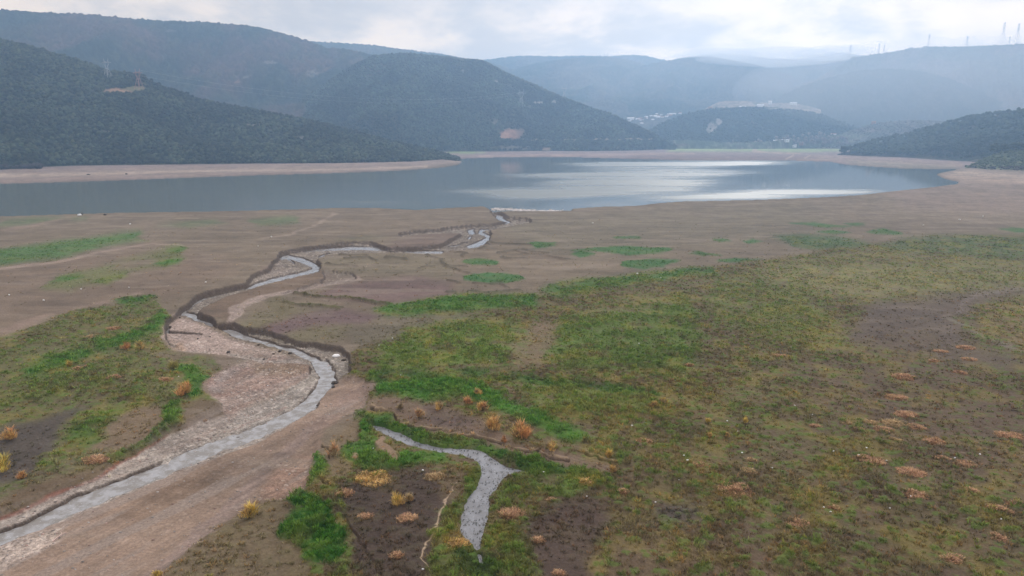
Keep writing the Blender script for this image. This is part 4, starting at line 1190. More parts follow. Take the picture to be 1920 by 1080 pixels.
ICO1, ICOF1 = ico(1)
ICO2, ICOF2 = ico(2)
m_leaf = attr_material('evergreen_foliage', .9, .1, .7, .45, .8, 1.2, .8)


def scatter(H, n, rng, tmin=0.02, tmax=1.0, keep=None):
    """random places on a hill's front slope, even over its area"""
    X, Y, Z, T = H['X'], H['Y'], H['Z'], H['T']
    rows = np.nonzero((T[:, 0] >= tmin) & (T[:, 0] <= tmax))[0]
    r0, r1 = rows[0], rows[-1]
    ax = np.gradient(X, axis=1) * np.gradient(Y, axis=0) - np.gradient(Y, axis=1) * np.gradient(X, axis=0)
    wgt = np.abs(ax)[r0:r1]
    p = (wgt / wgt.sum()).ravel()
    pick = rng.choice(p.size, n, p=p)
    i, j = np.unravel_index(pick, wgt.shape)
    i = i + r0
    j = np.clip(j, 0, X.shape[1] - 2)
    a, b = rng.random(n), rng.random(n)
    def g(A):
        return (A[i, j] * (1 - a) + A[i + 1, j] * a) * (1 - b) + (A[i, j + 1] * (1 - a) + A[i + 1, j + 1] * a) * b
    return g(X), g(Y), g(Z), g(H['T']), g(H['U']), g(H['V']), H['col'][i, j]


def crowns(name, label, x, y, z, size, colr, rng, aspect=0.85, tmpl=(ICO1, ICOF1), sink=.15, rough=.28):
    tv, tf = tmpl
    n, k = len(x), len(tv)
    jit = 1 + (rng.random((n, k, 1)) - .5) * 2 * rough
    s = np.stack([size * (.8 + .4 * rng.random(n)), size * (.8 + .4 * rng.random(n)), size * aspect * (.75 + .5 * rng.random(n))], -1)
    ang = rng.random(n) * 6.283
    ca, sa = np.cos(ang)[:, None], np.sin(ang)[:, None]
    vx = (tv[None, :, 0] * ca - tv[None, :, 1] * sa)
    vy = (tv[None, :, 0] * sa + tv[None, :, 1] * ca)
    v = np.stack([vx, vy, np.broadcast_to(tv[None, :, 2], vx.shape)], -1) * jit * s[:, None, :]
    v[..., 0] += x[:, None]
    v[..., 1] += y[:, None]
    v[..., 2] += (z + s[:, 2] * (1 - sink))[:, None]
    f = (tf[None] + (np.arange(n) * k)[:, None, None]).reshape(-1, 3)
    c = np.repeat(colr, k, 0)
    o = mk(name, v.reshape(-1, 3), f, m_leaf, c, smoothed=False)
    tag(o, label, kind='stuff')
    return o


rng = np.random.default_rng(5)
x, y, z, tt, uu, vv, cc = scatter(HA, 46000, rng, .012, 1.02)
ok = (cc.sum(1) < .28) & (uu > -120) & ~((np.abs(uu - 230) < 36) & (np.abs(vv - 171.5) < 3.2)) & ~((np.abs(uu - 300) < 50) & (np.abs(vv - 158 - (uu - 300) * .12) < 7) & (rng.random(len(uu)) < .6))
x, y, z, cc = x[ok], y[ok], z[ok], cc[ok]
sz = 1.5 + 2.3 * rng.random(len(x)) ** 2
base = np.array([.034, .046, .028]) * (1 - .0) + np.zeros((len(x), 3))
mixc = rng.random((len(x), 1))
big = smooth(.4, .62, fbm(x / 60, y / 60, 3, 301))[:, None]
cA = base * (.3 + 1.5 * mixc ** 1.6) * (.7 + .6 * big) + np.array([.035, .028, .012]) * (rng.random((len(x), 1)) ** 3)
crowns('forest', 'dark evergreen scrub covering the left hill', x, y, z, sz, cA, rng)
x, y, z, tt, uu, vv, cc = scatter(HC, 26000, rng, .01, .98)
ok = (cc.sum(1) < .28) & ~((np.abs(vv - 264.3) < 1.5) & (uu > 972) & (uu < 1228)) & ~((np.abs(uu - 957) < 20) & (np.abs(vv - 256) < 8))
x, y, z = x[ok], y[ok], z[ok]
cC = np.array([.030, .043, .028]) * (.3 + 1.5 * rng.random((len(x), 1)) ** 1.5) * (.65 + .8 * smooth(.4, .62, fbm(x / 80, y / 80, 3, 303)))[:, None] + np.array([.035, .026, .014]) * (rng.random((len(x), 1)) ** 3)
crowns('forest', 'dark forest covering the mountain spur', x, y, z, 2.0 + 1.8 * rng.random(len(x)), cC, rng)
x, y, z, tt, uu, vv, cc = scatter(HF, 5000, rng, .02, .98)
ok = (cc.sum(1) < .28)
x, y, z = x[ok], y[ok], z[ok]
crowns('forest', 'dark trees covering the valley knoll', x, y, z, 2.6 + 2.0 * rng.random(len(x)), np.array([.034, .046, .032]) * (.6 + .8 * rng.random((len(x), 1))), rng)
x, y, z, tt, uu, vv, cc = scatter(HH, 3200, rng, .0, 1.0)
cH = np.array([.085, .105, .05]) * (.6 + .7 * rng.random((len(x), 1)))
low = (tt < .16)[:, None]
cH = np.where(low, np.array([.075, .062, .055]) * (.7 + .5 * rng.random((len(x), 1))), cH)
crowns('shrubs', 'pale green scrub covering the right knoll', x, y, z, 1.0 + 1.0 * rng.random(len(x)), cH, rng, .8)
x, y, z, tt, uu, vv, cc = scatter(HF2, 1500, rng, .05, .98)
crowns('shrubs', 'grey olive groves on the slope behind the headland', x, y, z, 1.6 + 1.0 * rng.random(len(x)), np.array([.095, .095, .075]) * (.6 + .7 * rng.random((len(x), 1))), rng)
# ------------------------------------------------------------------ tussock grass: one mass of blades
m_grass = attr_material('grass_blades', .85, .15, 1.5, .25)
m_plant = attr_material('dry_plant_stalks', .85, .12, 2.0, .3)


def ground_colour(px_, py_):
    r = np.hypot(px_, py_)
    a = np.arctan2(px_, py_)
    i = np.clip(np.searchsorted(RAD, r), 0, len(RAD) - 1)
    j = np.clip(np.searchsorted(AZ, a), 0, len(AZ) - 1)
    return col[i, j], g_[i, j], pa_[i, j], V[idx[i, j], 2], wa_[i, j], po_[i, j], ch_[i, j], ho_[i, j]


def blades(cx, cy, cz, rad, h, n, wid, colr, rng, lean=.55, tipvar=.2):
    """n pointed blades in each clump; returns verts, faces, colours"""
    k = len(cx)
    ang = rng.random((k, n)) * 6.283
    rr = np.sqrt(rng.random((k, n))) * rad[:, None]
    bx, by = cx[:, None] + rr * np.cos(ang), cy[:, None] + rr * np.sin(ang)
    bz = np.broadcast_to(cz[:, None] - .05, bx.shape)
    hh = h[:, None] * (.55 + .6 * rng.random((k, n)))
    la = ang + (rng.random((k, n)) - .5) * 1.6
    ln = hh * lean * (.3 + rng.random((k, n)))
    tx, ty, tz = bx + ln * np.cos(la), by + ln * np.sin(la), bz + hh
    wa = rng.random((k, n)) * 6.283
    w2 = wid[:, None] * (.6 + .8 * rng.random((k, n)))
    dx, dy = np.cos(wa) * w2 / 2, np.sin(wa) * w2 / 2
    mx, my, mz = (bx * .45 + tx * .55) - (tx - bx) * .12, (by * .45 + ty * .55) - (ty - by) * .12, bz + hh * .62
    v = np.stack([np.stack([bx - dx, by - dy, bz], -1), np.stack([bx + dx, by + dy, bz], -1),
                  np.stack([mx + dx * .8, my + dy * .8, mz], -1), np.stack([tx, ty, tz], -1), np.stack([mx - dx * .8, my - dy * .8, mz], -1)], 2)
    m = k * n
    o = np.arange(m)[:, None] * 5
    f = np.concatenate([o + np.array([0, 1, 2, 4]), ], 0)
    f2 = o + np.array([4, 2, 3, 3])
    c = colr[:, None, None, :] * (1 - tipvar + 2 * tipvar * rng.random((k, n, 1, 1)))
    c = np.broadcast_to(c, (k, n, 5, 3)) * np.array([1, 1, 1.12, 1.4, 1.12])[None, None, :, None]     # paler blade tips
    return v.reshape(-1, 3), f, f2, c.reshape(-1, 3)


def blade_mesh(name, parts, mat, parent=None):
    Vs, Fq, Ft, Cs, o = [], [], [], [], 0
    for v, f, f2, c in parts:
        Vs.append(v); Cs.append(c)
        Fq.append(f + o); Ft.append(f2[:, :3] + o)
        o += len(v)
    v, c = np.concatenate(Vs), np.concatenate(Cs)
    q, t3 = np.concatenate(Fq), np.concatenate(Ft)
    me_f = np.concatenate([q[:, [0, 1, 2]], q[:, [0, 2, 3]], t3], 0)
    return mk(name, v, me_f, mat, np.clip(c, .004, .9), parent=parent, smoothed=False)


rng = np.random.default_rng(11)
n0 = 500000
rr = 40 + (400 - 40) * rng.random(n0) ** 1.05
aa = (rng.random(n0) - .5) * math.radians(106)
gx, gy = rr * np.sin(aa), rr * np.cos(aa)
uu, vv = to_px(gx, gy, 0.0)
gc, gg, gp, gz, gw, gpo, gch, gho = ground_colour(gx, gy)
dens = gg * (.25 + .75 * gp)
keep = (rng.random(n0) < dens * .75) & (uu > -420) & (uu < 2380) & (vv < 1200) & (gw < .1) & (gpo < .1) & (gho < .9) & (gch < .2)
gx, gy, gz, gc, rr, gg = gx[keep], gy[keep], gz[keep], gc[keep], rr[keep], gg[keep]
size = (.25 + .34 * rng.random(len(gx)) ** 1.6) * (.75 + .45 * gg) * (1 - .5 * gho[keep])
lush_ = smooth(.03, .08, gc[:, 1] - gc[:, 0])
cmul = (.82 + .52 * rng.random((len(gx), 1))) * 1.46
gcol = gc * cmul
dry = (rng.random((len(gx), 1)) < .16 * (1 - lush_[:, None]))
gcol = np.where(dry, gcol * np.array([1.35, 1.1, .8]), gcol * np.array([.98, 1.03, .86]))
parts_ = []
for r0, r1, nb, wd in ((0, 95, 15, .085), (95, 150, 11, .11), (150, 230, 7, .16), (230, 420, 5, .24)):
    m = (rr >= r0) & (rr < r1)
    if m.any():
        parts_.append(blades(gx[m], gy[m], gz[m], size[m] * .75, size[m] * .95, nb, np.full(m.sum(), wd), gcol[m], rng, .75))
go = blade_mesh('grass', parts_, m_grass)
tag(go, 'green and straw coloured tussock grass on the plain', kind='stuff')
print('tufts', len(gx))

# reeds poking through the pond
n0 = 9000
px_, py_ = [], []
pu, pv = rng.uniform(700, 1010, n0), rng.uniform(798, 1070, n0)
gx, gy = ground(pu, pv, POND_Z)
pm = sample(PONDM, pu, pv) > .55
edge = sample(blur(PONDM.copy(), 7), pu, pv)
pm &= rng.random(n0) < (.16 + 1.0 * (1 - edge))
gx, gy = gx[pm], gy[pm]
hh = .12 + .3 * rng.random(len(gx))
rc = np.array([.045, .055, .035]) * (.6 + .9 * rng.random((len(gx), 1)))
reed = blade_mesh('reeds', [blades(gx, gy, np.full(len(gx), POND_Z), np.full(len(gx), .12), hh, 4, np.full(len(gx), .05), rc, rng, .4)], m_grass)
tag(reed, 'dark water plants poking through the pond', kind='stuff')

# ------------------------------------------------------------------ shrubs, each one a thing
m_stem = plain_material('woody_stem', (.09, .065, .05), .9, .1, .3, 4)
YELLOW, ORANGE, GOLD, YGREEN, RUST, STRAW = (.68, .49, .13), (.66, .34, .16), (.66, .42, .16), (.44, .40, .14), (.40, .24, .16), (.42, .325, .19)


def shrub(name, u, v, wpx, hpx, rgb, label, cat, group, kind='plume', rgb2=None):
    """one bush rooted where it stands on the plain; its size follows from how large it shows there"""
    x0, y0, z0 = place(u, v)
    dist = math.sqrt(x0 * x0 + y0 * y0 + CAM_Z ** 2) * (.8 if kind == 'plume' else .92)
    W_, H_ = wpx * dist / FPX, hpx * dist / FPX
    rg = np.random.default_rng(int(u * 7 + v * 13))
    root = empty(name, (x0, y0, z0), rg.random() * 6.28)
    tag(root, label, cat, group)
    c0 = np.array(rgb)
    if kind == 'plume':
        H_ = H_ / .9
        n = 52
        a = rg.random(n) * 6.283
        q = np.sqrt(rg.random(n)) * W_ * .36
        lob = rg.integers(0, 4, n)
        lx, ly = rg.normal(0, W_ * .2, 4), rg.normal(0, W_ * .2, 4)
        lh = .45 + .55 * rg.random(4)
        lh[0], lx[0], ly[0] = 1.0, 0, 0
        hx, hy = q * .62 * np.cos(a) + lx[lob], q * .62 * np.sin(a) + ly[lob]
        hz = H_ * (.1 + .7 * rg.random(n)) * lh[lob] * (1 - .4 * (q / (W_ * .36)) ** 2)
        cc_ = c0 * (.45 + .75 * rg.random((n, 1)))
        dull = rg.random(n) < .22
        cc_[dull] = np.array([.20, .15, .10]) * (.6 + .8 * rg.random((dull.sum(), 1)))
        if rgb2 is not None:
            m = (lob % 2 == 1) | (rg.random(n) < .2)
            cc_[m] = np.array(rgb2) * (.6 + .7 * rg.random((m.sum(), 1)))
        parts = [blades(hx, hy, hz, np.full(n, W_ * .13), np.full(n, H_ * .36) * (.5 + .8 * rg.random(n)), 13, np.full(n, max(.035, W_ * .022)), cc_, rg, .9, .3)]
        fo = blade_mesh('foliage', parts, m_plant, root)
        sb = Bag()
        for k in range(7):
            b_ = k * .9 + rg.random()
            rr_ = W_ * .28 * rg.random()
            sb.bar((0, 0, -.1), (rr_ * math.cos(b_), rr_ * math.sin(b_), H_ * .62), .07 * H_ ** .5, .02)
        sb.build('stem', m_stem, root)
    else:
        # a low sprawling clump of dead stalks
        L_, D_, Hm = W_, W_ * .75, max(.28, H_ * .36)
        n = int(np.clip(W_ * W_ * 24, 90, 420))
        a = rg.random(n) * 6.283
        q = rg.random(n) ** .6
        hx, hy = q * np.cos(a) * L_ / 2, q * np.sin(a) * D_ / 2
        keepm = fbm(hx / 1.1 + u, hy / 1.1 + v, 3, 5) > .05 + .05 * q
        hx, hy, q = hx[keepm], hy[keepm], q[keepm]
        root.rotation_euler = (0, 0, (rg.random() - .5) * .5)
        n = len(hx)
        cc_ = c0 * (.6 + .75 * rg.random((n, 1)))
        if rgb2 is not None:
            m = rg.random(n) < .4
            cc_[m] = np.array(rgb2) * (.6 + .7 * rg.random((m.sum(), 1)))
        zz = np.array([zground(x0 + b1, y0 + b2) for b1, b2 in zip(hx * math.cos(root.rotation_euler[2]) - hy * math.sin(root.rotation_euler[2]), hx * math.sin(root.rotation_euler[2]) + hy * math.cos(root.rotation_euler[2]))]) - z0
        blade_mesh('stalks', [blades(hx, hy, zz, np.full(n, .45), Hm * (.5 + .6 * rg.random(n)) * (1 - .4 * q), 10, np.full(n, .085 if dist < 140 else .12), cc_, rg, 1.1, .3)], m_plant, root)
    return root


BUSH = [
    # u, v(base), width, height, colours, label
    (237, 655, 18, 15, ORANGE, None, 'small orange bush on the green bank left of the stream bend'),
    (264, 657, 20, 19, GOLD, YGREEN, 'round golden bush right beside the small orange one by the stream bend'),
    (131, 688, 11, 16, YELLOW, None, 'slim yellow bush on the bright grass strip at left'),
    (347, 740, 26, 28, GOLD, ORANGE, 'golden feathery bush on the lush strip beside the pink gravel bar'),
    (326, 693, 22, 20, YGREEN, None, 'faded yellow green bush at the head of the lush strip'),
    (21, 824, 24, 24, ORANGE, GOLD, 'bright orange bush on the dark soil at the left frame edge'),
    (5, 884, 30, 36, YGREEN, YELLOW, 'tall yellow green bush cut by the left frame edge'),
    (42, 897, 20, 15, GOLD, ORANGE, 'low amber bush below the yellow green one at far left'),
    (468, 971, 34, 34, GOLD, YELLOW, 'big golden bush on the lower edge of the gravel flood bed'),
    (297, 1082, 22, 14, YELLOW, None, 'yellow bush at the bottom edge, left of its paler neighbour'),
    (391, 1084, 20, 12, YGREEN, None, 'pale yellow bush at the bottom edge, right of its neighbour'),
    (744, 945, 30, 28, YELLOW, GOLD, 'bright yellow bush on the dark peat west of the pond'),
    (766, 941, 17, 20, GOLD, STRAW, 'thin straw gold bush touching the bright yellow one'),
    (785, 783, 24, 24, ORANGE, STRAW, 'orange bush on brown ground above the pond inlet, leftmost there'),
    (750, 768, 14, 16, STRAW, None, 'faint straw bush left of the orange bush above the inlet'),
    (825, 768, 18, 22, STRAW, GOLD, 'faint straw bush between two orange bushes above the inlet'),
    (877, 759, 20, 22, ORANGE, None, 'orange bush at the upper edge of the brown mound'),
    (905, 770, 22, 26, ORANGE, GOLD, 'orange gold bush just right of the mound edge bush'),
    (928, 806, 34, 36, ORANGE, GOLD, 'broad orange bush in the middle of the brown mound'),
    (977, 818, 44, 42, GOLD, ORANGE, 'largest bush on the mound, half yellow green and half orange'),
    (945, 828, 11, 14, ORANGE, None, 'tiny orange bush between the two big mound bushes'),
    (895, 738, 18, 16, STRAW, GOLD, 'straw gold bush highest on the mound by the lush grass'),
    (1143, 858, 13, 22, YELLOW, GOLD, 'slim yellow bush at the end of the swale, the upper of two'),
    (1148, 886, 15, 22, GOLD, None, 'slim amber bush at the end of the swale, the lower of two'),
    (1225, 761, 18, 12, GOLD, None, 'small amber bush on the hummocks right of the swale, left one'),
    (1244, 755, 18, 14, YELLOW, STRAW, 'small yellow bush on the hummocks right of the swale, right one'),
    (1329, 792, 10, 12, YELLOW, None, 'tiny yellow bush in the open field, upper left of four'),
    (1396, 793, 11, 14, YELLOW, None, 'tiny yellow bush in the open field, upper right of four'),
    (1330, 820, 8, 14, GOLD, None, 'tiny amber bush in the open field, lower left of four'),
    (1364, 820, 11, 12, GOLD, None, 'tiny amber bush in the open field, lower right of four'),
    (628, 853, 28, 28, ORANGE, STRAW, 'orange bush on the eroded brown bank beside the gravel bed'),
    (1035, 845, 22, 26, STRAW, GOLD, 'faded straw bush on the brown bank above the pond arm'),
    (845, 885, 14, 10, STRAW, None, 'low straw bush on the grass west of the pond neck'),
]
for (u, v, w_, h_, c_a, c_b, lab) in BUSH:
    shrub('shrub', u, v, w_, h_, c_a, lab, 'bush', 'autumn bushes on the plain', 'plume', c_b)

CLUMP = [
    (179, 862, 36, 14, RUST, 'rust coloured dead clump on the bank above the lower stream'),
    (170, 633, 20, 6, STRAW, 'small tan clump in the left field, nearest the dirt track'),
    (213, 616, 22, 7, RUST, 'rust clump in the left field below the bright grass patch'),
    (152, 692, 26, 7, RUST, 'pale rust clump beside the slim yellow bush'),
    (213, 708, 20, 7, RUST, 'rust clump in the left field above the dark soil'),
    (310, 711, 24, 9, RUST, 'rust clump beside the lush strip at left'),
    (762, 973, 38, 16, RUST, 'wide rust mound on the peat below the yellow bush'),
    (685, 968, 24, 13, RUST, 'small rust mound on the left side of the peat'),
    (745, 1041, 22, 14, RUST, 'reddish tuft low on the peat near the bottom edge'),
    (960, 966, 44, 30, RUST, 'large rust clump on the green bank east of the pond'),
    (1010, 1012, 20, 14, RUST, 'dull rust tuft on the dark soil southeast of the pond'),
    (1032, 937, 12, 9, RUST, 'tiny rust tuft above the dark soil east of the pond'),
    (1048, 1075, 18, 12, RUST, 'rust tuft on the bottom edge right of the pond'),
    (815, 895, 34, 17, STRAW, 'tan clump at the top of the pale crack west of the pond'),
    (647, 925, 30, 13, RUST, 'rust clump at the corner of the peat by the green strip'),
    (700, 899, 70, 12, GOLD, 'long yellow strip of dead grass along the top of the peat'),
    (860, 1018, 34, 18, GOLD, 'golden dead grass at the foot of the pond'),
    (1100, 905, 28, 14, GOLD, 'yellow clump in the grass east of the pond arm'),
    (1168, 922, 17, 9, RUST, 'rust tuft where the swale fades into the field'),
    (1207, 826, 27, 7, RUST, 'flat rust clump alone in the field right of the swale'),
    (1312, 873, 24, 7, RUST, 'tan rust clump leftmost in the open field'),
    (1408, 863, 17, 6, STRAW, 'small tan clump above the long one in the open field'),
    (1405, 885, 30, 8, STRAW, 'tan clump midway above the long rust streak'),
    (1380, 917, 64, 13, RUST, 'long rust streak in the middle of the open field'),
    (1493, 982, 38, 9, RUST, 'thin rust streak low in the open field'),
    (1563, 953, 20, 9, RUST, 'dull rust tuft above the dark wheel ruts'),
    (1528, 798, 16, 6, RUST, 'small rust tuft left of the cluster of clumps'),
    (1588, 793, 21, 6, STRAW, 'tan clump at the left end of the cluster'),
    (1610, 801, 18, 6, RUST, 'rust clump second from the left end of the cluster'),
    (1633, 792, 24, 9, STRAW, 'straw clump at the upper left of the cluster'),
    (1657, 806, 32, 9, RUST, 'rust clump lowest in the middle of the cluster'),
    (1675, 793, 44, 8, STRAW, 'wide straw clump in the centre of the cluster'),
    (1698, 778, 38, 12, RUST, 'rust clump topmost in the cluster'),
    (1717, 801, 32, 9, RUST, 'rust clump at the right end of the cluster'),
    (1680, 825, 18, 5, STRAW, 'small tan clump under the cluster'),
    (1680, 745, 38, 9, RUST, 'rust clump alone above the cluster'),
    (1693, 706, 38, 9, RUST, 'rust clump on the dark field halfway to the green'),
    (1752, 829, 32, 12, RUST, 'orange rust clump right below the cluster'),
    (1765, 858, 21, 9, RUST, 'small rust clump between the cluster and the red one'),
    (1810, 872, 32, 9, RUST, 'red rust clump right of the small one'),
    (1633, 864, 44, 11, RUST, 'wide tan rust clump beside white litter in the right field'),
    (1708, 887, 42, 15, RUST, 'big orange rust clump below the wide tan one'),
    (1717, 929, 38, 12, RUST, 'slanting red rust clump below the big orange one'),
    (1827, 921, 20, 7, RUST, 'faint red tuft left of the far right pair'),
    (1875, 957, 34, 14, RUST, 'red clump of the far right pair, the larger lower one'),
    (1897, 944, 22, 9, RUST, 'red clump of the far right pair, the smaller upper one'),
    (1875, 1010, 28, 11, RUST, 'red clump below the far right pair'),
    (1788, 1048, 30, 13, RUST, 'red clump nearest the bottom right corner'),
    (1893, 818, 38, 12, RUST, 'rust clump at the right frame edge by the dirt track'),
    (1460, 668, 27, 6, RUST, 'rust clump in the tussocks right of the green field'),
    (1293, 684, 13, 5, RUST, 'tiny rust tuft left in the tussocks'),
    (1810, 651, 30, 7, RUST, 'rust clump on the dark ground, topmost of four'),
    (1763, 659, 24, 5, RUST, 'rust clump on the dark ground, left of the topmost'),
    (1752, 676, 18, 5, RUST, 'rust clump on the dark ground, lowest left of four'),
    (1817, 673, 23, 5, RUST, 'rust clump on the dark ground, right of the lowest'),
    (1800, 698, 20, 6, RUST, 'dull rust clump under the group on dark ground'),
]
for (u, v, w_, h_, c_a, lab) in CLUMP:
    shrub('dead_grass_clump', u, v, w_, h_, c_a, lab, 'dry grass', 'rust and straw clumps of dead grass', 'clump', (.48, .33, .19))

# ------------------------------------------------------------------ litter, clods, driftwood
m_litter = plain_material('white_plastic', (.85, .86, .88), .5, .4, .08, 3)
m_clod = plain_material('wet_earth_clod', (.085, .073, .066), .95, .1, .4, 4)
m_drift = plain_material('bleached_driftwood', (.55, .42, .38), .85, .15, .15, 5)
LIT = {
    'in the right field between the bushes and the big cluster': [(1363, 791), (1383, 810), (1391, 850), (1490, 762), (1523, 779)],
    'by the wide tan clump in the right field': [(1563, 847), (1610, 854), (1625, 840), (1662, 865)],
    'low in the right field': [(1557, 961), (1544, 953), (1708, 932), (1668, 954), (1447, 879)],
    'on the far right of the field': [(1790, 860), (1837, 853), (1873, 936), (1877, 973)],
    'right of the brown mound': [(1185, 799), (1273, 901), (1229, 943), (1282, 858), (1289, 864)],
    'around the pond': [(1019, 890), (1100, 932), (793, 884), (793, 1069), (700, 842)],
    'on the green hummocks behind the swale': [(736, 635), (711, 649), (918, 678), (751, 704), (1198, 645)],
    'on the brown ground near the far green patches': [(1195, 514), (1239, 522), (1111, 419), (1731, 423), (1799, 413), (1843, 407)],
    'on the left plain': [(244, 421), (509, 445), (484, 462), (386, 530), (242, 540), (152, 543), (82, 564), (17, 554)],
    'on the gravel of the stream bed': [(510, 750), (502, 723), (135, 920), (335, 707), (541, 700)],
}
ORD = ['first', 'second', 'third', 'fourth', 'fifth', 'sixth', 'seventh', 'eighth']
for where, pts in LIT.items():
    pts = sorted(pts)
    for i, (u, v) in enumerate(pts):
        x0, y0, z0 = place(u, v)
        dist = math.hypot(x0, y0)
        rg = np.random.default_rng(int(u + v * 3))
        s = np.clip(2.6 * dist / FPX, .28, .9) * (.8 + .4 * rg.random())
        vv_ = ICO1 * (1 + (rg.random((len(ICO1), 1)) - .5) * .8) * np.array([.55, .4, .38]) * s
        vv_[:, 2] += .3 * s + .06
        o = mk('litter', vv_, ICOF1, m_litter)
        o.location = (x0, y0, z0)
        tag(o, f'white scrap of litter {where}, {ORD[i]} from the left of {len(pts)}', 'litter', 'white litter scattered over the plain')
x0, y0, z0 = place(631, 669)
rg = np.random.default_rng(3)
vv_ = ICO2 * (1 + (rg.random((len(ICO2), 1)) - .5) * .5) * np.array([1.0, .5, .42])
o = mk('litter', vv_, ICOF2, m_litter)
o.location = (x0, y0, z0 + .2)
tag(o, 'large white bundle of litter under the dark cut bank', 'litter', 'white litter scattered over the plain')

CLODS = [(337, 596, .7, 'dark clod at the head of the gravel bar beside the stream'), (394, 632, .5, 'dark clod on the middle of the muddy bar'), (371, 636, .5, 'dark clod lower left on the muddy bar'), (485, 647, .6, 'dark clod on the lower edge of the bright stream'),
         (525, 659, .8, 'dark clod on the pink mud by the stream, left one'), (544, 664, .8, 'dark clod on the pink mud by the stream, right one'), (513, 664, .6, 'dark clod on the pink mud set back from the stream'), (495, 674, .6, 'dark clod at the upper edge of the pink bar'),
         (447, 824, .8, 'dark lump lying in the lower stream'), (596, 760, .7, 'dark clod on the right bank of the lower stream'), (628, 719, 1.2, 'big dark clod of fallen bank at the stream bend'), (625, 726, .8, 'small dark clod just below the big fallen one'), (645, 676, 1.0, 'dark clod of bank earth at the foot of the cut bank'),
         (428, 661, .9, 'long dark clod on the pink mud shelf'), (1140, 902, .5, 'black lump at the end of the swale')]
for (u, v, s, lab) in CLODS:
    x0, y0, z0 = place(u, v)
    rg = np.random.default_rng(int(u * 3 + v))
    vv_ = ICO2 * (1 + (rg.random((len(ICO2), 1)) - .5) * .45) * np.array([.85, .6, .42]) * s * .72
    o = mk('earth_clod', vv_, ICOF2, m_clod, smoothed=False)
    o.location = (x0, y0, z0 + .15 * s)
    o.rotation_euler = (0, 0, rg.random() * 3)
    tag(o, lab, 'clod', 'dark clods of earth in the stream bed')

x0, y0, z0 = place(111, 1010)
db = Bag()
pts = [(-.35, -.7, .05), (-.15, -.3, .22), (-.05, .1, .3), (.1, .45, .34), (.5, .8, .5)]
for i, (p, q) in enumerate(zip(pts, pts[1:])):
    db.bar(p, q, .17 - .03 * i, .14 - .03 * i)
db.bar((-.05, .1, .3), (.35, .05, .5), .08, .03)
db.bar((.1, .45, .34), (-.2, .75, .62), .07, .02)
dw = db.build('driftwood', m_drift)
dw.location = (x0, y0, z0)
tag(dw, 'pale crooked driftwood branch on the gravel at lower left', 'driftwood')

for (u, v, s, mt, lab) in ((149.5, 404, (1.3, .7, .8), m_litter, 'white boulder on the left lake edge'), (154, 402.5, (.55, .5, 1.0), m_clod, 'dark boulder just behind the white one at the lake edge'),
                           (197, 403.5, (.9, .6, .7), m_clod, 'dark boulder on the lake edge right of the white one'), (237, 327, (1.3, 1, 1.2), m_clod, 'dark boulder on the opposite pale beach'), (166, 328, (2.2, 1, .9), m_clod, 'flat dark boulder on the opposite pale beach')):
    x0, y0, z0 = place(u, v)
    rg = np.random.default_rng(int(u))
    o = mk('boulder', ICO2 * (1 + (rg.random((len(ICO2), 1)) - .5) * .3) * np.array(s), ICOF2, mt, smoothed=True)
    o.location = (x0, y0, max(z0, WATER_Z) + s[2] * .4)
    tag(o, lab, 'boulder')

# pale drift line at the river mouth
rg = np.random.default_rng(77)
n = 420
fu, fv = rg.uniform(922, 1062, n), None
fv = 393.2 + (fu - 922) / 140 * 3.8 + rg.normal(0, 1.1, n) - 1.2 * np.exp(-((fu - 950) / 22) ** 2)
fx, fy = ground(fu, fv, WATER_Z)
Vf, Ff = [], []
s = rg.uniform(.25, .9, n)
tv = ICO1 * np.array([1.5, .7, .28])
vv_ = tv[None] * s[:, None, None] * (1 + (rg.random((n, len(tv), 1)) - .5) * .6) + np.stack([fx, fy, np.full(n, WATER_Z + .12)], -1)[:, None]
ff = ICOF1[None] + (np.arange(n) * len(tv))[:, None, None]
m_foam = plain_material('pale_drift', (.62, .58, .57), .8, .2, .25, 1)
o = mk('drift_line', vv_.reshape(-1, 3), ff.reshape(-1, 3), m_foam)
tag(o, 'pale drift and foam washed up at the river mouth', kind='stuff')

# loose stones on the gravel bars
n0 = 60000
rr = 45 + 120 * rg.random(n0)
aa = -rg.random(n0) * math.radians(46)
sx, sy = rr * np.sin(aa), rr * np.cos(aa)
su, sv = to_px(sx, sy, -1.0)
gq = sample(GRAV, su, sv)
_, _, _, sz_, sw, _, sch, _ = ground_colour(sx, sy)
k = (rg.random(n0) < np.maximum(gq, .35 * (sw > .02)) * .3) & (sw < .97) & (su > -60)
sx, sy, sz_ = sx[k], sy[k], np.where(sw[k] > .3, WATER_Z - .03, sz_[k])
n = len(sx)
s = .07 + .16 * rg.random(n) ** 3
tv = ICO1 * np.array([1, .8, .55])
vv_ = tv[None] * s[:, None, None] * (1 + (rg.random((n, len(tv), 1)) - .5) * .5) + np.stack([sx, sy, sz_ + .02], -1)[:, None]
ff = ICOF1[None] + (np.arange(n) * len(tv))[:, None, None]
cs = np.array([.30, .275, .26]) * (.55 + .85 * rg.random((n, 1))) * np.where(rg.random((n, 1)) < .25, np.array([1.1, .85, .8]), 1.0)
m_stone = attr_material('river_stone', .85, .2, 3, .2)
o = mk('gravel', vv_.reshape(-1, 3), ff.reshape(-1, 3), m_stone, np.repeat(cs, len(tv), 0))
tag(o, 'loose grey and pink stones on the river bars', kind='stuff')
print('stones', n)

# ------------------------------------------------------------------ pylons
m_steel = plain_material('galvanised_steel', (.42, .42, .43), .6, .3, .1, .1)
m_steel_red = plain_material('red_oxide_steel', (.45, .22, .18), .7, .3, .1, .1)
m_steel_dark = plain_material('weathered_steel', (.16, .16, .17), .7, .3, .1, .1)


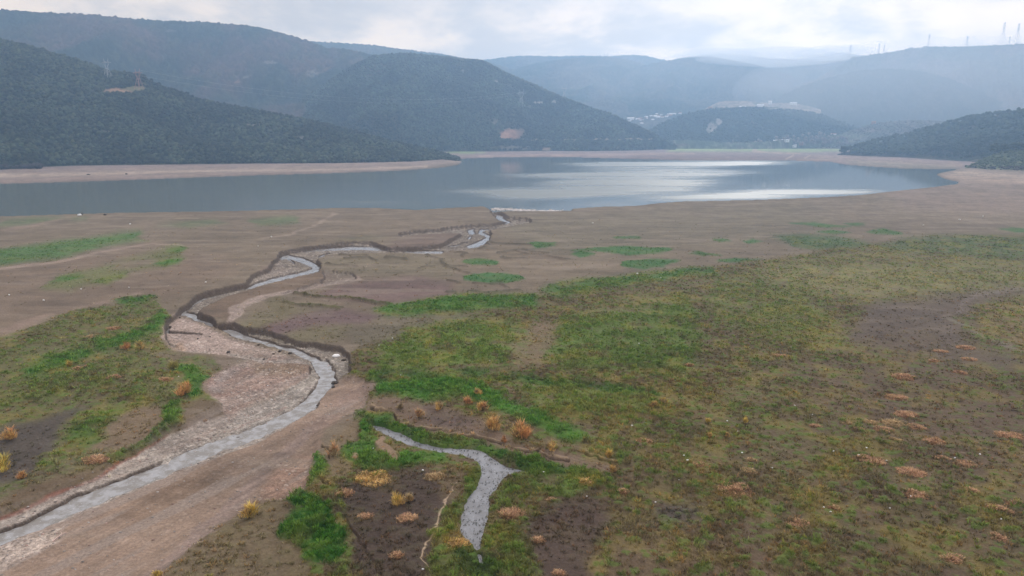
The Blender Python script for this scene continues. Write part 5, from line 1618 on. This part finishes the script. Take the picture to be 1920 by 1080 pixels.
def tower_tall(root, h, mat, w):
    """slender lattice tower with three pairs of arms"""
    b = Bag()
    hb, ht = h * .13, h * .022
    lev = [0, .2, .38, .54, .68, .80, .90, 1.0]
    def half(t):
        return hb + (ht - hb) * min(1, t / .62) if t < .62 else ht
    for sx in (-1, 1):
        for sy in (-1, 1):
            for a, c in zip(lev, lev[1:]):
                b.bar((sx * half(a), sy * half(a), a * h), (sx * half(c), sy * half(c), c * h), w)
    for i, (a, c) in enumerate(zip(lev, lev[1:])):
        ha, hc = half(a), half(c)
        for s in (-1, 1):
            b.bar((-ha, s * ha, a * h), (hc, s * hc, c * h), w * .55)
            b.bar((ha, s * ha, a * h), (-hc, s * hc, c * h), w * .55)
            b.bar((s * ha, -ha, a * h), (s * hc, hc, c * h), w * .55)
    b.build('tower_body', mat, root)
    for t, q in ((.70, .10), (.82, .12), (.93, .085)):
        a = Bag()
        a.bar((-ht, 0, t * h), (ht, 0, t * h), w * .8)
        for s in (-1, 1):
            a.bar((s * ht, 0, t * h), (s * q * h, 0, t * h), w * .9, w * .5)
            a.bar((s * ht, 0, (t + .045) * h), (s * q * h, 0, t * h), w * .7, w * .5)
            a.bar((s * q * h, 0, t * h), (s * q * h, 0, (t - .035) * h), w * .6)
        a.build('crossarm', mat, root)


def tower_cat(root, h, mat, w):
    """wide pylon: splayed legs, a waist, an open head with a long beam and two earth peaks"""
    b = Bag()
    lev = [(0, .17), (.22, .11), (.42, .065), (.55, .045)]
    for sx in (-1, 1):
        for sy in (-1, 1):
            for (a, ha), (c, hc) in zip(lev, lev[1:]):
                b.bar((sx * ha * h, sy * ha * h, a * h), (sx * hc * h, sy * hc * h, c * h), w)
    for (a, ha), (c, hc) in zip(lev, lev[1:]):
        for s in (-1, 1):
            b.bar((-ha * h, s * ha * h, a * h), (hc * h, s * hc * h, c * h), w * .55)
            b.bar((ha * h, s * ha * h, a * h), (-hc * h, s * hc * h, c * h), w * .55)
    for s in (-1, 1):
        b.bar((s * .045 * h, 0, .55 * h), (s * .17 * h, 0, .74 * h), w)
        b.bar((s * .17 * h, 0, .74 * h), (s * .13 * h, 0, .80 * h), w * .8)
        b.bar((s * .045 * h, 0, .55 * h), (s * .08 * h, 0, .78 * h), w * .6)
    b.build('tower_body', mat, root)
    a = Bag()
    a.bar((-.30 * h, 0, .78 * h), (.30 * h, 0, .78 * h), w)
    a.bar((-.30 * h, 0, .78 * h), (-.13 * h, 0, .83 * h), w * .6)
    a.bar((.30 * h, 0, .78 * h), (.13 * h, 0, .83 * h), w * .6)
    a.bar((-.13 * h, 0, .83 * h), (.13 * h, 0, .83 * h), w * .8)
    for i in range(-4, 4):
        a.bar((i * .032 * h, 0, .78 * h), ((i + 1) * .032 * h, 0, .83 * h), w * .45)
    a.build('crossarm', mat, root)
    for s in (-1, 1):
        e = Bag()
        e.bar((s * .13 * h, 0, .82 * h), (s * .15 * h, 0, 1.0 * h), w * .9, w * .4)
        e.bar((s * .09 * h, 0, .82 * h), (s * .15 * h, 0, 1.0 * h), w * .5, w * .3)
        e.build('peak', mat, root)


def on_hill(H, u, v):
    d = (H['U'] - u) ** 2 + ((H['V'] - v)) ** 2
    d = np.where(H['T'] <= 1.02, d, 1e9)
    k = np.unravel_index(np.argmin(d), d.shape)
    return float(H['X'][k]), float(H['Y'][k]), float(H['Z'][k])


PYL = [(HA, 203, 148, 36, 'cat', m_steel, 'grey pylon on the left hill, the left of two'), (HA, 262, 168, 38, 'cat', m_steel_red, 'pale reddish pylon on the left hill beside the clearing'),
       (HC, 977, 201, 31, 'cat', m_steel, 'grey wide armed pylon on the slope of the mountain spur'), (HC, 1058, 186, 22, 'cat', m_steel, 'small faint pylon near the crest of the spur'),
       (HE, 1592, 113, 26, 'tall', m_steel, 'dark pylon leftmost on the hazy right ridge'), (HE, 1647, 104, 18, 'tall', m_steel, 'dark pylon on the right ridge, left of the close pair'), (HE, 1656, 103, 15, 'tall', m_steel, 'thin pylon right behind the close pair on the ridge'),
       (HE, 1740, 90, 22, 'tall', m_steel, 'very faint pylon in the middle of the right ridge'), (HE, 1811, 89.5, 18, 'tall', m_steel, 'very faint short pylon right of the ridge middle'),
       (HE, 1877, 87, 40, 'tall', m_steel, 'tallest pylon on the right ridge near the frame edge'), (HE, 1891, 87, 16, 'tall', m_steel, 'short faint pylon between the two tall ones'), (HE, 1905, 86, 36, 'tall', m_steel, 'tall pylon rightmost on the ridge')]
PYT = {}
for i, (H, u, v, hpx, style, mt, lab) in enumerate(PYL):
    x0, y0, z0 = on_hill(H, u, v)
    dist = math.hypot(x0, y0)
    h = hpx * (y0 * CP + (CAM_Z - z0) * SP) / FPX * 1.03
    root = empty('power_pylon', (x0, y0, z0 - .5), -.35 if style == 'cat' else .2)
    tag(root, lab, 'pylon', 'power pylons on the hills')
    (tower_cat if style == 'cat' else tower_tall)(root, h, mt, .42 if style == 'cat' else .45)
    PYT[i] = (Vector((x0, y0, z0)), h)


def cable(p, q, sag, w, n=24):
    b = Bag()
    pr = None
    for i in range(n + 1):
        t_ = i / n
        c = p.lerp(q, t_)
        c.z -= sag * 4 * t_ * (1 - t_)
        if pr is not None:
            b.bar(pr, c, w)
        pr = c
    return b


for s, lab in ((-1, 'thin power line sagging across the blue valley, lower wire'), (1, 'thin power line sagging across the blue valley, upper wire')):
    (p, hp), (q, hq) = PYT[1], PYT[2]
    b = cable(p + Vector((s * 4, 0, hp * .78 + s * 4)), q + Vector((s * 4, 0, hq * .78 + s * 4)), 34, .2)
    o = b.build('power_line', m_steel)
    tag(o, lab, 'power line', 'power lines')

# ------------------------------------------------------------------ houses of the village and the farms
m_wall = plain_material('white_render', (.72, .71, .69), .9, .2, .08, .3)
m_wall2 = plain_material('grey_render', (.42, .42, .42), .9, .2, .1, .3)
m_roof = plain_material('clay_tile_roof', (.30, .17, .12), .9, .2, .2, .5)
m_roof2 = plain_material('pale_metal_roof', (.66, .66, .66), .6, .4, .1, .5)
m_pane = plain_material('dark_window_glass', (.04, .05, .06), .2, .5, .1, .5)


def house(w_, d_, h_, wall, roof):
    root = empty('house', (0, 0, 0))
    b = Bag().box((0, 0, h_ / 2 - 1), (w_, d_, h_ + 2))
    b.build('wall', wall, root)
    r = Bag()
    o, rh = .5, d_ * .28
    V_ = [(-w_ / 2 - o, -d_ / 2 - o, h_ + .02), (w_ / 2 + o, -d_ / 2 - o, h_ + .02), (w_ / 2 + o, d_ / 2 + o, h_ + .02), (-w_ / 2 - o, d_ / 2 + o, h_ + .02), (-w_ / 2 - o, 0, h_ + rh), (w_ / 2 + o, 0, h_ + rh)]
    r.add(V_, [(0, 1, 5, 4), (2, 3, 4, 5), (0, 4, 3), (1, 2, 5), (3, 2, 1, 0)])
    r.build('roof', roof, root)
    for k in range(max(2, int(w_ / 4))):
        xw = -w_ / 2 + (k + .5) * w_ / max(2, int(w_ / 4))
        wb = Bag().box((xw, -d_ / 2 - .03, h_ * .55), (1.4, .08, 1.6))
        wb.build('window', m_pane, root)
    Bag().box((w_ * .12, -d_ / 2 - .03, 1.05), (1.1, .08, 2.1)).build('door', m_pane, root)
    return root


PROTO = {}
HOUSES = [(HV2, 1171, 222, 'a', 'white house at the left end of the village, half behind the spur'), (HV2, 1182, 228, 'b', 'large white block lowest beside the spur in the village'), (HV2, 1195, 228.5, 'c', 'grey house right of the large white block'), (HV2, 1201, 225, 'a', 'white house above the round grey one in the village'),
          (HV2, 1204, 235, 'c', 'grey house lowest in the village'), (HV2, 1220, 221, 'd', 'bright white house topmost in the middle of the village'), (HV2, 1223.5, 228, 'd', 'bright white house below the topmost one'), (HV2, 1233, 224, 'c', 'grey house right of the bright white pair'), (HV2, 1241, 222.5, 'a', 'white house on the right half of the village, lower left'),
          (HV2, 1250, 222, 'c', 'grey house on the right half of the village'), (HV2, 1257, 219, 'a', 'white house climbing the right side of the village'), (HV2, 1264, 217, 'c', 'grey house near the top right of the village'), (HV2, 1275, 215, 'a', 'white house highest at the right of the village'),
          (HF, 1332, 206, 'e', 'red roofed house on the left shoulder of the knoll'), (HFT, 1358, 207.5, 'f', 'low white shed under the terraced clearing'), (HFT, 1366, 207, 'd', 'small white house under the terraced clearing'), (HFT, 1392, 202.5, 'f', 'low white shed at the right of the terrace'), (HFT, 1444, 195, 'd', 'bright white house at the top of the hill track'), (HFT, 1426, 200, 'f', 'low white shed beside the hill track'), (HFT, 1470, 207.5, 'f', 'long white shed below the upper clearing'), (HFT, 1487, 196, 'f', 'pale shed at the right end of the clearing'),
          (HV, 1453, 270, 'd', 'white farm house in the grove beyond the far field'), (HV, 1471, 266, 'f', 'long white farm shed in the grove'), (HV, 1502, 272, 'e', 'reddish farm house in the grove'), (HV, 1486, 276.5, 'f', 'pale shed at the edge of the far field'), (HF2, 1546, 258, 'g', 'cream house at the foot of the olive slope, left one'), (HF2, 1562, 255, 'g', 'cream house at the foot of the olive slope, right one'), (HF2, 1590, 267, 'f', 'white shed by the tip of the pine headland'), (HF2, 1638, 231, 'e', 'small brown house on top of the olive slope')]
SPEC = {'a': (11, 9, 6.5, m_wall, m_roof), 'b': (26, 14, 12, m_wall, m_roof2), 'c': (13, 10, 7, m_wall2, m_roof2), 'd': (10, 9, 8, m_wall, m_roof2), 'e': (11, 9, 6, m_roof, m_roof), 'f': (22, 9, 4.5, m_wall, m_roof2), 'g': (16, 9, 6, m_wall, m_roof)}
for i, (H, u, v, k, lab) in enumerate(HOUSES):
    x0, y0, z0 = on_hill(H, u, v)
    if k not in PROTO:
        o = PROTO[k] = house(*SPEC[k])
    else:
        o = copy_tree(PROTO[k])
    o.location = (x0, y0, z0)
    o.rotation_euler = (0, 0, -math.atan2(x0, y0) + ((i * 37) % 11 - 5) * .06)
    tag(o, lab, 'house', 'houses of the village and farms')
vr_ = np.random.default_rng(31)
for i in range(22):
    u = 1176 + 84 * vr_.random()
    v = 231 - (u - 1176) * .14 - 5 * vr_.random() + (4 if u < 1215 else 1) * vr_.random()
    x0, y0, z0 = on_hill(HV2, u, v)
    o = copy_tree(PROTO[('a', 'c', 'd', 'e')[i % 4]])
    o.location = (x0, y0, z0)
    o.scale = (1.25, 1.2, 1.15)
    o.rotation_euler = (0, 0, vr_.random() * 3)
    tag(o, 'small house among the packed houses of the distant village slope', 'house', 'small packed village houses')
# greenhouse roof by the right shore
x0, y0, z0 = place(1837, 296)
o = copy_tree(PROTO['f'])
o.location = (x0 - 10, y0, 4)
o.rotation_euler = (0, 0, -.6)
tag(o, 'pale long shed roof behind the right knoll', 'house', 'houses of the village and farms')

# ------------------------------------------------------------------ trees one can tell apart
m_bark = plain_material('tree_bark', (.10, .08, .065), .95, .1, .3, 1)


def tree_mesh(name, h, cw, ch, rgb, rg, nb=7, leaves=150, leaf=.8, trunk_w=.5):
    """tapered trunk with limbs and an uneven crown of clumps fringed with leaf clusters; one mesh, two materials"""
    v, f, c, mi = [], [], [], []
    tb = Bag()
    tb.bar((0, 0, -1), (0, 0, h * .55), trunk_w, trunk_w * .5)
    tb.bar((0, 0, h * .55), (0, 0, h * .9), trunk_w * .5, .08)
    for k in range(5):
        a = k * 1.3 + rg.random()
        tb.bar((0, 0, h * (.35 + .09 * k)), (math.cos(a) * cw * .36, math.sin(a) * cw * .36, h * (.5 + .09 * k)), trunk_w * .4, .06)
    V1 = np.array(tb.v, np.float32)
    F1 = np.array([[q for q in fc] for fc in tb.f], np.int32)
    F1 = np.concatenate([F1[:, [0, 1, 2]], F1[:, [0, 2, 3]]])
    v.append(V1); f.append(F1); c.append(np.tile(np.array([[.1, .08, .065]]), (len(V1), 1))); mi.append(np.zeros(len(F1)))
    off = len(V1)
    zc = h - ch / 2
    for k in range(nb):
        a, q = rg.random() * 6.283, (rg.random() ** .5) * .5
        ctr = np.array([math.cos(a) * q * cw * .62, math.sin(a) * q * cw * .62, zc + (rg.random() - .45) * ch * .6])
        r = np.array([cw, cw, ch * .8]) * (.2 + .12 * rg.random())
        vb_ = ICO1 * (1 + (rg.random((len(ICO1), 1)) - .5) * .6) * r + ctr
        v.append(vb_); f.append(ICOF1 + off); off += len(vb_)
        c.append(np.tile(np.array([rgb]) * (.65 + .6 * rg.random()), (len(vb_), 1))); mi.append(np.ones(len(ICOF1)))
    d = rg.normal(size=(leaves, 3)); d /= np.linalg.norm(d, axis=1)[:, None]
    ctr = d * np.array([cw / 2, cw / 2, ch / 2]) * (.72 + .35 * rg.random((leaves, 1))) + np.array([0, 0, zc])
    t1, t2 = rg.normal(size=(leaves, 3)), rg.normal(size=(leaves, 3))
    lv = np.stack([ctr, ctr + t1 * leaf, ctr + t2 * leaf], 1).reshape(-1, 3)
    lf = np.arange(leaves * 3).reshape(-1, 3) + off
    v.append(lv); f.append(lf); c.append(np.repeat(np.array([rgb]) * (.6 + .8 * rg.random((leaves, 1))), 3, 0)); mi.append(np.ones(leaves))
    o = mk(name, np.concatenate(v), np.concatenate(f), None, np.concatenate(c), mats=[m_bark, m_leaf], midx=np.concatenate(mi))
    return o


rg = np.random.default_rng(21)
PINES = [tree_mesh('pine_tree', 11 + 3 * rg.random(), 9 + 2 * rg.random(), 7.5, (.036, .050, .032), rg) for _ in range(6)]
x, y, z, tt, uu, vv, cc = scatter(HG, 2600, rng, .03, 1.0)
order = np.argsort(np.hypot(x, y) - 140 * (vv - interp(RID_G, uu) < 6))
x, y, z, tt, uu = x[order], y[order], z[order], tt[order], uu[order]
vis = (uu > 1570) & (uu < 1960)
x, y, z, tt, uu = x[vis], y[vis], z[vis], tt[vis], uu[vis]
used_first = set()
for i in range(min(290, len(x))):
    k = int(rng.integers(6))
    if k not in used_first:
        o = PINES[k]
        used_first.add(k)
    else:
        o = PINES[k].copy()
        COL.objects.link(o)
    s = .75 + .5 * rng.random()
    if tt[i] < .12:
        s *= .62
    o.location = (x[i], y[i], z[i] - .4)
    o.rotation_euler = (0, 0, rng.random() * 6.28)
    o.scale = (s, s, s * (.9 + .25 * rng.random()))
    tag(o, 'dark pine standing in the dense wood on the right headland', 'tree', 'pines of the right headland')
xs, ys, zs = x[290:1500], y[290:1500], z[290:1500]
crowns('forest', 'rest of the pine wood covering the right headland', np.repeat(xs, 3) + rng.normal(0, 2.0, len(xs) * 3), np.repeat(ys, 3) + rng.normal(0, 2.0, len(xs) * 3), np.repeat(zs, 3) + 3 + 3.5 * rng.random(len(xs) * 3),
       2.4 + 1.6 * rng.random(len(xs) * 3), np.array([.036, .050, .032]) * (.6 + .8 * rng.random((len(xs) * 3, 1))), rng)

BARE = [tree_mesh('bare_tree', 14, 10, 10, (.24, .20, .185), rg, 5, 170, .8), tree_mesh('bare_tree', 11, 9, 8, (.20, .17, .16), rg, 5, 150, .7)]
first = [True, True]
rg2 = np.random.default_rng(9)
for i in range(70):
    u = 1415 + 175 * rg2.random() ** .9
    hi = 250 + 12 * abs((u - 1520) / 90)
    v = hi + (277 - hi) * rg2.random() ** .6
    x0, y0, z0 = on_hill(HV, u, v)
    k = i % 2
    if first[k]:
        o = BARE[k]
        first[k] = False
    else:
        o = BARE[k].copy()
        COL.objects.link(o)
    s = .8 + .5 * rg2.random()
    o.location, o.rotation_euler, o.scale = (x0, y0, z0), (0, 0, rg2.random() * 6), (s, s, s)
    tag(o, 'bare grey tree in the mauve grove beyond the far green field', 'tree', 'bare trees of the far grove')
POP = tree_mesh('poplar_tree', 26, 4.5, 22, (.20, .18, .165), rg, 6, 170, .6)
for i, (u, v, s, lab) in enumerate(((1374, 278, 1.0, 'lone bare poplar by the dark hedge behind the shore'), (1442, 277, .85, 'tall bare poplar at the left of the grove, left one'), (1449, 277, .8, 'tall bare poplar at the left of the grove, right one'), (1431, 277, .5, 'short bare poplar by the sandy track'))):
    o = POP if i == 0 else POP.copy()
    if i:
        COL.objects.link(o)
    x0, y0, z0 = on_hill(HV, u, v)
    o.location, o.scale = (x0, y0, z0), (s, s, s)
    tag(o, lab, 'tree', 'bare poplars')
CYP = tree_mesh('cypress_tree', 16, 3.6, 15, (.028, .040, .030), rg, 7, 90, .5)
for i, u in enumerate((1219, 1222, 1226.5, 1230, 1233.5, 1237, 1243, 1248)):
    o = CYP if i == 0 else CYP.copy()
    if i:
        COL.objects.link(o)
    x0, y0, z0 = on_hill(HV2, u, 241 + (i % 3))
    s = .75 + .08 * (i * 5 % 7)
    o.location, o.scale = (x0, y0, z0), (1, 1, s)
    tag(o, f'dark slim cypress below the village, {ORD[i]} from the left of eight', 'tree', 'row of cypresses')
# dark hedges behind the shore
for (ua, ub, v, h, rgb, lab) in ((1268, 1330, 279, 3.6, (.08, .045, .045), 'dark hedge behind the far shore, left of the gap'), (1338, 1408, 279.5, 3.6, (.07, .068, .07), 'dark hedge behind the far shore, left of the sandy track'), (1490, 1566, 279.5, 4, (.075, .07, .072), 'dark hedge along the back of the far green field'), (1262, 1300, 276.5, 5, (.14, .10, .08), 'brown hedge behind the dark one on the far shore')):
    n = int((ub - ua) * 1.1)
    us_ = np.linspace(ua, ub, n)
    pts = np.array([on_hill(HV, u, v) for u in us_])
    jit = rng.normal(0, 1.0, (n, 3)) * np.array([1, 1, .3])
    o = crowns('hedgerow', lab, pts[:, 0] + jit[:, 0], pts[:, 1] + jit[:, 1], pts[:, 2] + jit[:, 2], h * .42 * (.7 + .6 * rng.random(n)), np.array([rgb]) * (.7 + .6 * rng.random((n, 1))), rng, 1.0)
    o['kind'] = 'thing'
    tag(o, lab, 'hedge', 'hedges behind the far shore')
# shore thicket at the foot of the left hill and round the right knoll
OAK = tree_mesh('round_tree', 9, 10, 7.5, (.040, .052, .030), rg, 7, 150, .7)
for i, (u, v, s, lab) in enumerate(((1866, 289, 1.5, 'dark round tree on top of the right knoll, left one'), (1884, 286, 1.3, 'dark round tree on top of the right knoll, second'), (1903, 284, 1.4, 'dark round tree on top of the right knoll, third'), (1918, 282, 1.2, 'dark round tree on the right knoll at the frame edge'))):
    o = OAK if i == 0 else OAK.copy()
    if i:
        COL.objects.link(o)
    x0, y0, z0 = on_hill(HH, u, v)
    o.location, o.scale = (x0, y0, z0), (s, s, s)
    o.rotation_euler = (0, 0, i * 1.3)
    tag(o, lab, 'tree', 'dark trees on the right knoll')
n = 260
us_ = rng.uniform(-60, 78, n)
vs_ = 316.5 - us_ / 78 * 1.5 - rng.random(n) * 6
px1, py1 = ground(us_, np.minimum(vs_ + 2, 318.5), 0.0)
crowns('shrubs', 'purplish thicket at the foot of the left hill', px1, py1, np.zeros(n) + 1.0, 2.2 + 1.4 * rng.random(n), np.array([.055, .048, .052]) * (.7 + .6 * rng.random((n, 1))), rng)
x0, y0, z0 = on_hill(HV, 1423, 274)
b = Bag().box((0, 0, 3), (5, 4, 8)).box((0, 0, 7.3), (6, 5, .8)).box((-6, 1, 1), (7, 4, 3.5))
o = b.build('sand_heap_shed', m_wall)
o.location = (x0, y0, z0)
tag(o, 'small white tower hut at the top of the sandy track', 'hut')
# ------------------------------------------------------------------ the hazy air
m_haze = bpy.data.materials.new('haze')
m_haze.use_nodes = True
t = NT(m_haze.node_tree)
vol = t.n('ShaderNodeVolumePrincipled')
vol.inputs['Color'].default_value = (*HAZE_COLOR, 1)
vol.inputs['Density'].default_value = HAZE_DENSITY
vol.inputs['Anisotropy'].default_value = HAZE_ANISO
out = t.n('ShaderNodeOutputMaterial')
t.link(vol.outputs[0], out.inputs['Volume'])
hb = Bag()
hb.box((0, 0, (HAZE_TOP - 5) / 2), (10800, 10800, HAZE_TOP + 5))
haze = hb.build('haze', m_haze)
tag(haze, 'thin blue haze filling the valley', kind='stuff')

# low cloud touching the hilltops on the right: soft bodies of thin vapour
import bmesh
for (u, v, d_, sx, sy, sz, den) in ((1450, 108, 3350, 330, 260, 38, .0034), (1345, 104, 3500, 200, 200, 28, .0032), (1560, 100, 3500, 170, 200, 30, .0036), (1790, 165, 2700, 720, 420, 150, .00044), (1270, 150, 3000, 520, 220, 120, .0004)):
    x0, y0, z0 = at_dist(u, v, d_)
    m = bpy.data.materials.new('mist')
    m.use_nodes = True
    t = NT(m.node_tree)
    q = t.n('ShaderNodeVolumePrincipled')
    q.inputs['Color'].default_value = (.94, .96, 1, 1)
    q.inputs['Density'].default_value = den
    q.inputs['Anisotropy'].default_value = .3
    o_ = t.n('ShaderNodeOutputMaterial')
    t.link(q.outputs[0], o_.inputs['Volume'])
    ICO3, ICOF3 = ico(4)
    vv_ = ICO3 * (1 + .25 * (fbm(ICO3[:, 0] * 1.6 + u, ICO3[:, 1] * 1.6 + ICO3[:, 2], 3, 5)[:, None] - .5))
    o = mk('mist', vv_ * np.array([sx, sy, sz]), ICOF3, m, smoothed=True)
    o.location = (x0, y0, min(z0, HAZE_TOP - sz * 1.3))
    tag(o, 'pale low cloud brushing the hilltops', kind='stuff')
